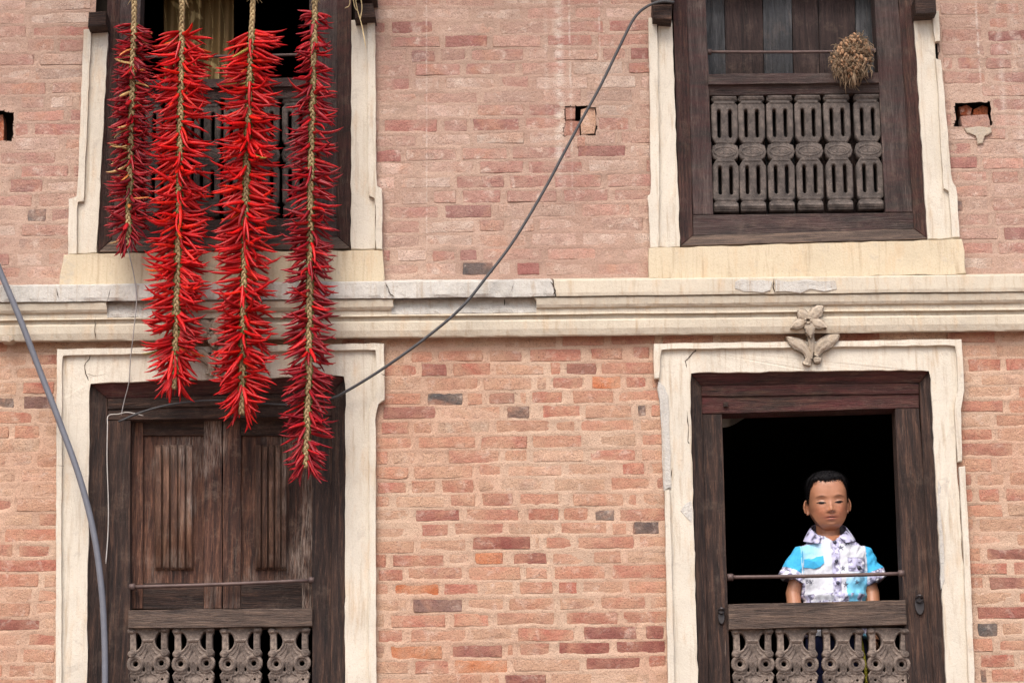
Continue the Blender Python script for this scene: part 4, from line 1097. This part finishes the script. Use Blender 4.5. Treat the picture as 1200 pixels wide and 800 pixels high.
def gs(x,s): return np.exp(-(x/s)**2)
def head_points(scale_out=0.0, nu=96, nv=72):
    U_, V_ = np.meshgrid(np.linspace(0,2*np.pi,nu,endpoint=False), np.linspace(0.001,np.pi-.001,nv))
    dx = np.sin(V_)*np.cos(U_); dy = np.sin(V_)*np.sin(U_); dz = np.cos(V_)
    q = 2.4+.35*sst(-.4,.6,dz); nrm = (np.abs(dx)**q+np.abs(dy)**q+np.abs(dz)**q)**(1/q); dx,dy,dz = dx/nrm,dy/nrm,dz/nrm
    x = .0605*dx; y = np.where(dy<0,.074,.082)*dy; z = np.where(dz>0,.090,.0955)*dz
    lo = np.clip((-z-.004)/.090,0,1)
    x = x*(1-.23*lo**2.4)*(1+.03*gs(z+.03,.03)); y = np.where(y<0, y*(1-.06*lo), y*(1-.42*lo))
    x = x*(1+.05*gs(z-.045,.04))
    zr_ = np.where(z > 0, .090, .0955)
    prof = .0715*np.sqrt(np.clip(1-np.abs(z/zr_)**4.5,0,1))*np.sqrt(np.clip(1-np.abs(x/.0605)**2.8,0,1))
    y = np.where(y < 0, -np.maximum(-y, prof), y)
    return x,y,z,nu,nv
def face_disp(x,z):
    d  = .0105*gs(x,.0062)*sst(.010,-.026,z)*sst(-.040,-.028,z)*1.0
    d += .0085*gs(x,.0085)*gs(z+.0275,.0075) + .0050*(gs(x-.0098,.0048)+gs(x+.0098,.0048))*gs(z+.0305,.0050)
    for s_ in (-1,1):
        d += -.0065*gs(x-s_*.028,.0145)*gs(z-.0035,.0105) + .0055*gs(x-s_*.0285,.0100)*gs(z+.0005,.0062)
        d += -.0022*gs(x-s_*.028,.010)*gs(z+.0085,.0025) + .0026*gs(x-s_*.027,.016)*gs(z-.0170,.0055)
        d += .0050*gs(x-s_*.033,.017)*gs(z+.030,.018)
    d += .0042*gs(x,.0115)*gs(z+.0470,.0036) + .0050*gs(x,.0105)*gs(z+.0565,.0042) - .0042*gs(x,.0150)*gs(z+.0517,.0016)
    d += -.0028*gs(x,.012)*gs(z+.0655,.0042) + .0050*gs(x,.014)*gs(z+.078,.010)
    return d
bm = bmesh.new()
x,y,z,nu,nv = head_points()
fr = sst(.02,-.04,y); y2 = y - face_disp(x,z)*fr
vv = []
for j in range(nv):
    row = []
    for i in range(nu):
        p = HROT @ Vector((x[j,i],y2[j,i],z[j,i])); row.append(bm.verts.new(HEADC+p))
    vv.append(row)
for j in range(nv-1):
    for i in range(nu): bm.faces.new((vv[j][i],vv[j+1][i],vv[j+1][(i+1)%nu],vv[j][(i+1)%nu]))
bm.faces.new(vv[0]); bm.faces.new(vv[-1][::-1])
for s_ in (-1,1):   # ears
    rot = HROT @ Matrix.Rotation(s_*R(-24),3,'Z')
    pts = []
    for i in range(15):
        g = R(-60)+i/14*R(330); pts.append(HEADC+HROT@Vector((s_*.0645,.012,-.016)) + rot@Vector((s_*(.0035+.0085*math.cos(g)), 0, .0225*math.sin(g)*(1-.12*math.cos(g)))))
    limb(bm, pts, [.0029]*11+[.0036,.0044,.0048,.0044], 8)
    d = bmesh.ops.create_icosphere(bm, subdivisions=2, radius=1)
    for v_ in d['verts']: v_.co = HEADC+HROT@Vector((s_*.0655,.013,-.016)) + rot@Vector((v_.co.x*.0085,v_.co.y*.0026,v_.co.z*.020))
nk = bl(970,628,.028)
limb(bm, [HEADC+Vector((0,.018,-.045)), nk+Vector((0,0,.012)), nk+Vector((0,.0,-.01)), nk+Vector((0,.005,-.05))], [.038,.039,.043,.055], 20)
TX = 973.5
def tz(py): return E0.z-(py-588)*SZ
tors = [(FLOOR+.46,.085,.062),(FLOOR+.52,.092,.066),(tz(705),.088,.066),(tz(680),.090,.066),(tz(655),.094,.064),(tz(645),.086,.056),(tz(637),.055,.045)]
ring_loft(bm, [((E0.x+(TX-969.5)*SX, YB+.025, zz), a_, b_) for zz,a_,b_ in tors])
arms = []
for s_, px0, px1, px2, hz in ((-1,938,926,926,0),(1,1010,1018,1018,0)):
    sh = bl(px0,654,.030); elb = bl(px1,692,.028); wr = bl(px2 - s_*2,750,-.015); arms.append((sh,elb,wr))
    limb(bm, [sh, sh+(elb-sh)*.5, elb, elb+(wr-elb)*.35, wr], [.024,.0245,.0240,.0235,.0175], 16)
    d = (wr-elb).normalized(); sd_ = Vector((0,1,0)); sd_ = (sd_-d*sd_.dot(d)).normalized()
    ball(bm, wr+d*.026, .024, .55, 1.0, 1.15)
    for k_,(off,l_) in enumerate(((-.017,.036),(-.006,.042),(.006,.039),(.017,.030))):
        b0 = wr+d*.042+sd_*off; limb(bm, [b0, b0+d*l_*.5+Vector((-s_*.003,0,0)), b0+d*l_*.9+Vector((-s_*.012,0,0))], [.0062,.0058,.0042], 8)
    b0 = wr+d*.018-sd_*.016; limb(bm, [b0, b0+d*.016-sd_*.014, b0+d*.034-sd_*.016], [.0075,.0066,.0045], 8)
for s_ in (-1,1):
    hp = Vector((E0.x+.01+s_*.045, YB+.025, FLOOR+.50)); kn = Vector((E0.x+.01+s_*.052, YB+.012, FLOOR+.27)); an = Vector((E0.x+.01+s_*.055, YB+.03, FLOOR+.05))
    limb(bm, [hp, hp+(kn-hp)*.5, kn, kn+(an-kn)*.3, an], [.056,.050,.038,.037,.024], 16)
    limb(bm, [an+Vector((0,.02,-.02)), an+Vector((0,-.03,-.028)), an+Vector((s_*.006,-.11,-.036))], [.026,.026,.016], 12)
me = remeshed('person', bm, .0015, 3)
co = np.zeros(len(me.vertices)*3); me.vertices.foreach_get('co', co); co = co.reshape(-1,3)
loc = (co-np.array(HEADC)) @ np.array(HROT)     # into head space
hx,hy,hz = loc[:,0],loc[:,1],loc[:,2]
skin = np.array(srgb(172,120,91)[:3]); col = np.tile(skin,(len(co),1))
def blend(m,c): 
    global col
    m = np.clip(m,0,1)[:,None]; col = col*(1-m)+np.array(c[:3])*m
front = (hy < -.02)&(hz > -.1)
blend(front*.30*(gs(hx-.034,.02)+gs(hx+.034,.02))*gs(hz+.03,.018), srgb(190,104,78))
blend(front*.95*gs(hx,.0165)**.5*gs(hz+.0515,.0075), srgb(160,88,74)); blend(front*.95*gs(hx,.0150)**.5*gs(hz+.0517,.0020), srgb(70,32,28)); blend(front*.5*gs(hx,.010)*gs(hz+.0575,.003), srgb(190,120,102))
for s_ in (-1,1):
    ex = hx-s_*.0283; sl_ = hz-.04*s_*ex; q_ = np.clip(1-(ex/.0135)**2, 0, 1)
    blend(front*.40*gs(ex,.012)*gs(sl_-.003,.004), srgb(198,150,122))
    top_ = -.0012+.0016*q_*0; z0_ = -.0045; hh_ = .0041*q_
    lens = front*(np.abs(ex) < .0135)*sst(hh_+.0006, hh_-.0006, np.abs(sl_-z0_))
    blend(lens*.85, srgb(84,70,64)); blend(lens*sst(.0092,.0074,np.abs(ex+s_*.0005)), srgb(16,11,10))
    blend(front*(np.abs(ex) < .0150)*gs(sl_-(z0_+.0030*q_+.0002),.0017)*1.3, srgb(14,10,9))
    blend(front*.55*(np.abs(ex) < .0140)*gs(sl_-(.0060+.0022*q_-.002),.0016), srgb(96,58,44)); blend(front*.35*gs(ex,.013)*gs(sl_+.0125,.0035), srgb(128,80,60))
    bx_ = hx-s_*.0275; blend(front*.75*gs(bx_,.0140)*gs(hz-.0180+.30*bx_**2/.016,.0026), srgb(66,44,36))
    blend(front*.7*gs(hx-s_*.0068,.0030)*gs(hz+.0345,.0018), srgb(70,36,28)); blend(front*.25*gs(hx-s_*.014,.004)*gs(hz+.028,.007), srgb(120,72,52))
def hairline(hx,hy):
    """height above which hair grows, in head space"""
    f = .066-.55*np.maximum(0,np.abs(hx)-.046)
    s2 = sst(-.055,-.008,hy)
    low = np.where(hy > .025, -.045, -.004)
    return f*(1-s2)+low*s2
scalp = (hz > hairline(hx,hy)-.001+(fbm(hx*300,hz*300,2,6)-.5)*.012)&(hz > -.06)&(np.hypot(hx,hy) < .2)&~((np.abs(hx)>.061)&(hz<.012)&(np.abs(hy-.01)<.03))
blend(scalp*.9, srgb(34,27,25))
at_ = me.color_attributes.new('Col','FLOAT_COLOR','POINT'); at_.data.foreach_set('color', np.concatenate([col,np.ones((len(col),1))],1).astype(np.float32).reshape(-1))
me.shade_smooth(); me.materials.clear(); me.materials.append(mat_vcol('skin', .44, .45, .10, .04, 300))
boy = bpy.data.objects.new('person', me); link(boy, label='small boy in a blue and white printed shirt looking down over the window rail', cat='person')
# hair: a close cap plus short strands
x,y,z,nu,nv = head_points(nu=120, nv=90)
HL = hairline(x,y); msk = z > HL-.001
HL = HL + (fbm(np.arctan2(y,x)*14, z*0+3, 3, 8)-.5)*.010; msk = z > HL-.001
lift = (.0020+.0075*sst(.030,.070,z))*sst(-.002,.008,z-HL)+.0010
nn = np.stack([x/.06**2,y/.076**2,z/.09**2],-1); nn /= np.linalg.norm(nn,axis=-1,keepdims=True)
nz = fbm(np.arctan2(y,x)*9, z*160, 3, 3)-.5
Pn = np.stack([x,y,z],-1)+nn*(lift+nz*.0025)[...,None]
idx = np.full(x.shape,-1); idx[msk] = np.arange(msk.sum()); V = [HEADC+HROT@Vector(p) for p in Pn[msk]]
Fc = []
for j in range(nv-1):
    for i in range(nu):
        q = (idx[j,i],idx[j+1,i],idx[j+1,(i+1)%nu],idx[j,(i+1)%nu])
        if min(q) >= 0: Fc.append(tuple(int(k_) for k_ in q))
base_n = len(V); ids = np.argwhere(msk); rr = random.Random(4)
for k_ in range(9000):
    j,i = ids[rr.randrange(len(ids))]
    if rr.random() > math.sin(math.pi*(j+.5)/nv)*1.1: continue
    p = Vector(Pn[j,i])+Vector((rr.uniform(-1,1),rr.uniform(-1,1),rr.uniform(-1,1)))*.0018; n_ = Vector(nn[j,i])
    d = (n_*.42+Vector((rr.gauss(0,.2), -.7*(1 if p.y<0.03 else -.3), rr.gauss(-.35,.2)))).normalized(); t_ = n_.cross(Vector((rr.random(),rr.random(),rr.random()))).normalized()
    l_ = rr.uniform(.006,.012); b_ = len(V); w_ = .0007
    V += [HEADC+HROT@(p-t_*w_-n_*.001), HEADC+HROT@(p+t_*w_-n_*.001), HEADC+HROT@(p+d*l_)]; Fc.append((b_,b_+1,b_+2))
mobj('hair', V, Fc, mat_plain('black_hair', srgb(20,18,20), .75, .2, .25), boy)

# shirt
bm = bmesh.new()
def tor(py, hw, dep, cx=TX, dy=.022): c = bl(cx,py,dy); return ((c.x,c.y,c.z), hw*SX, dep)
ring_loft(bm, [tor(745,38,.082),tor(720,38.5,.084),tor(704,36.5,.083),tor(690,37.5,.081),tor(672,38.5,.078),tor(658,40.5,.074),tor(648,41,.068),tor(641,38,.060),tor(635,31,.053),tor(629,22,.048,971)], 36)
SLV = []
for s_, a_, b_, hem in ((-1,(938,646),(923.5,677.5),None),(1,(1009,646),(1024,680),None)):
    p0 = bl(*a_,.024); p1 = bl(*b_,.020); SLV.append((s_,p0,p1))
    q0 = bl(953 if s_ < 0 else 993, 641.5, .022); limb(bm, [q0, p0, p0+(p1-p0)*.5, p1], [.020,.029,.0355,.0445 if s_<0 else .0395], 20)
me = remeshed('shirt', bm, .0026, 5)
co = np.zeros(len(me.vertices)*3); me.vertices.foreach_get('co', co); co = co.reshape(-1,3)
no = np.zeros(len(me.vertices)*3); me.vertices.foreach_get('normal', no); no = no.reshape(-1,3)
lx = (co[:,0]-E0.x)/SX+969.5; ly = 588-(co[:,2]-E0.z)/SZ      # photo-like pattern coordinates
fold = (fbm(lx/7+ly/24, ly/20, 3, 2)-.5)*.011 + (fbm((lx+ly)/11, (lx-ly)/34, 2, 19)-.5)*.010 + np.sin((lx-TX)*.22+ly*.05)*.0010*sst(665,700,ly) + (fbm(lx/5, ly/5, 2, 8)-.5)*.003
fold += .006*gs(ly-700+.1*np.abs(lx-TX),4)*sst(660,700,ly)
co2 = co + no*fold[:,None]; me.vertices.foreach_set('co', co2.reshape(-1))
white = np.array(srgb(208,210,218)[:3]); col = np.tile(white,(len(co),1))
CY = srgb(66,168,214); LC = srgb(150,208,232); LIL = srgb(186,184,212); INK = srgb(56,54,70)
def pattern(mask, k=1.0):
    blend(mask*1.0, LIL); pn = fbm(lx/2.6, ly/2.6, 3, 77); blend(mask*sst(.53,.60,pn)*.75*k, INK); pn2 = fbm(lx/3.4+40, ly/3.4, 2, 12); blend(mask*sst(.60,.68,pn2)*.9*k, srgb(236,236,244))
fr_ = no[:,1] < .3
blend((lx<970)*fr_*sst(672,646,ly)*sst(972,944,lx), LC); blend((lx>985)*sst(672,690,ly+ .35*(lx-985))*(lx<1012), srgb(120,196,228))
sl_l = (lx < 937.5-(ly-640)*-.02)&(ly > 632)&((lx < 936)|(no[:,0] < -.4)); sl_r = (lx > 1011.5)
slv = (sl_l|sl_r).astype(float); blend(slv, CY)
pattern(((ly < 638.5)&(np.abs(lx-971) > 8)).astype(float)*(1-sst(.2,.8,(ly-633)/6)*0), .7)
axl = 0
for s_,p0,p1 in SLV:
    d = np.array((p1-p0).normalized()); t = (co-np.array(p0)) @ d/ (p1-p0).length
    hemm = (slv > 0)&((lx < 950) if s_ < 0 else (lx > 1000))&(t > .70)
    pattern(hemm.astype(float))
pattern(((np.abs(lx-974) < 4.6)&fr_&(ly > 633)&(slv < .5)).astype(float), .7)
blend(((np.abs(np.abs(lx-974)-4.9) < .5)&fr_&(slv < .5))*.35, srgb(130,130,150))
pattern(((ly > 697)&(slv < .5)&(np.abs(lx-TX)<60)).astype(float)*sst(.42,.5,fbm(lx/9,ly/9,2,31)), 1.0)
pattern(((lx > 988.5)&(lx < 1009)&(ly > 655)&(ly < 672)&fr_).astype(float), .9)
for sx_ in (937.5,1011.5): blend(((np.abs(lx-sx_-(ly-650)*.02) < .55)&fr_&(ly > 636)&(ly < 676))*.4, srgb(70,110,140))
blend((((np.abs(lx-998.7) > 9.3)|(np.abs(ly-663.5) > 7.6))&(lx > 988.0)&(lx < 1009.5)&(ly > 654.5)&(ly < 672)&fr_)*.5, srgb(110,108,130))
blend(((np.abs(lx-972.5) < (636.5-ly)*1.25)&(ly > 622)&(no[:,1] < .1)).astype(float), srgb(160,108,80))
def star(cx,cy,r):
    a_ = np.arctan2(ly-cy, lx-cx)+math.pi/2; rad = np.hypot(lx-cx,ly-cy); k_ = np.abs(((a_/(2*math.pi/5)) % 1)-.5)*2
    blend(((rad < r*(.40+.60*k_**1.5))&fr_)*.9, srgb(66,68,84))
for q in ((981,643.5,4),(989,638,4),(982,668,3.6),(984,687,3.8),(997,684,3.2)): star(*q)
at_ = me.color_attributes.new('Col','FLOAT_COLOR','POINT'); at_.data.foreach_set('color', np.concatenate([col,np.ones((len(col),1))],1).astype(np.float32).reshape(-1))
me.shade_smooth(); me.materials.clear(); me.materials.append(mat_vcol('shirt_cloth', .85, .2, .25, 0, 400))
shirt = bpy.data.objects.new('shirt', me); link(shirt, boy)
def surf_y(px,py):   # front of the shirt at a photo point
    d2 = (lx-px)**2+(ly-py)**2; k_ = np.argsort(d2)[:60]; return co2[k_,1].min()
# collar
V=[]; Fc=[]; CC=[]; nc = 44
for s_ in (-1,1):
    o_ = len(V)
    for i in range(nc//2+1):
        t = i/(nc/2)                       # 0 back of neck, 1 front tip
        g = R(90)-s_*R(1)+ -s_*t*R(152)
        fx = math.cos(g); fy = math.sin(g)
        c0 = bl(970.5,0,.022)
        zt_ = tz(607.5)-(t**1.8)*(tz(607.5)-tz(631)); zo = tz(625)-(t**1.3)*(tz(627)-tz(641.5))
        ri = .050+.004*t; ro = .073+.009*t
        if t > .8: ro += .006*(t-.8)/.2
        for q in range(5):
            w_ = q/4; rr_ = ri+(ro-ri)*w_; zz = zt_+(zo-zt_)*w_**1.05 + .0035*math.sin(math.pi*w_)
            V.append((c0.x+rr_*fx*1.08, c0.y+rr_*fy*(.93), zz))
            pn = float(fbm(V[-1][0]*260, zz*260, 2, 5)); CC.append((*(INK if pn > .60 else LIL)[:3],1) if not (s_>0 and pn > .66) else (*white,1))
        if i:
            for q in range(4):
                a_ = o_+(i-1)*5+q; Fc.append((a_,a_+1,a_+6,a_+5))
cob = mobj('collar', V, Fc, me.materials[0], shirt, True, CC)
sm = cob.modifiers.new('t','SOLIDIFY'); sm.thickness = .0018; sb = cob.modifiers.new('s','SUBSURF'); sb.levels = 1; sb.render_levels = 2
# buttons, pocket flap, printed letters
for px,py in ((974.5,637),(974.5,660),(974.5,685.5)):
    c = bl(px,py); c.y = surf_y(px,py); pts = [c+Vector((0,.002,0)), c+Vector((0,-.002,0)), c+Vector((0,-.0032,0))]
    tubes('button', [(pts, [.0058,.0058,.0042])], mat_plain('dark_button', srgb(52,52,72), .4, .5), shirt, 12)
c = bl(1001,667); c.y = surf_y(1001,667); tubes('button', [([c+Vector((0,.002,0)), c+Vector((0,-.002,0)), c+Vector((0,-.003,0))], [.0066,.0066,.005])], mat_plain('dark_button_large', srgb(40,40,50), .4, .5), shirt, 12)
V=[]; Fc=[]
fl = [(938.5,655.5),(959.5,653.5),(960,662),(955,666.5),(949,668),(938,665)]
top = []
for px,py in fl: q = bl(px,py); q.y = surf_y(px,py)-.002; top.append(q)
cen = bl(949,660); cen.y = surf_y(949,660)-.005
V = top+[cen]+[v_+Vector((0,.008,0)) for v_ in top]; n_ = len(fl)
Fc = [(i,(i+1)%n_,n_) for i in range(n_)]+[(i,n_+1+i,n_+1+(i+1)%n_,(i+1)%n_) for i in range(n_)]
mobj('pocket_flap', V, Fc, mat_plain('flap_cloth', CY, .85, .2, .08), shirt)
tc = bpy.data.curves.new('print','FONT'); tc.body = '8&9'; tc.size = .019; tc.extrude = .0003; to = bpy.data.objects.new('print', tc); COL.objects.link(to); tme = baked(to)
c = bl(938.5,684.5); yy = surf_y(944,682)
for v_ in tme.vertices: v_.co = (c.x+v_.co.x, yy-.0035-v_.co.z, c.z+v_.co.y)
tme.materials.clear(); tp = bpy.data.objects.new('print', tme); link(tp, shirt, mat_plain('ink', INK, .8))
# trousers
bm = bmesh.new(); cx_ = E0.x+.01
ring_loft(bm, [((cx_,YB+.024,FLOOR+.42),.098,.074),((cx_,YB+.024,FLOOR+.48),.104,.078),((cx_,YB+.024,FLOOR+.58),.098,.076)], 28)
for s_ in (-1,1):
    limb(bm, [Vector((cx_+s_*.045,YB+.024,FLOOR+.49)), Vector((cx_+s_*.050,YB+.018,FLOOR+.30)), Vector((cx_+s_*.055,YB+.024,FLOOR+.07))], [.066,.058,.048], 18)
me = remeshed('trousers', bm, .004, 3); me.materials.clear(); me.shade_smooth()
tr = bpy.data.objects.new('trousers', me); link(tr, boy, mat_plain('navy_cloth', srgb(40,44,78), .85, .2, .15))
# floor boards he stands on
bm = bmesh.new(); box(bm, .12,XO1-.32,.345,3.95,FLOOR-.06,FLOOR-.003); box(bm, .45, 1.9, .116, .345, FLOOR-.06, FLOOR-.0035)
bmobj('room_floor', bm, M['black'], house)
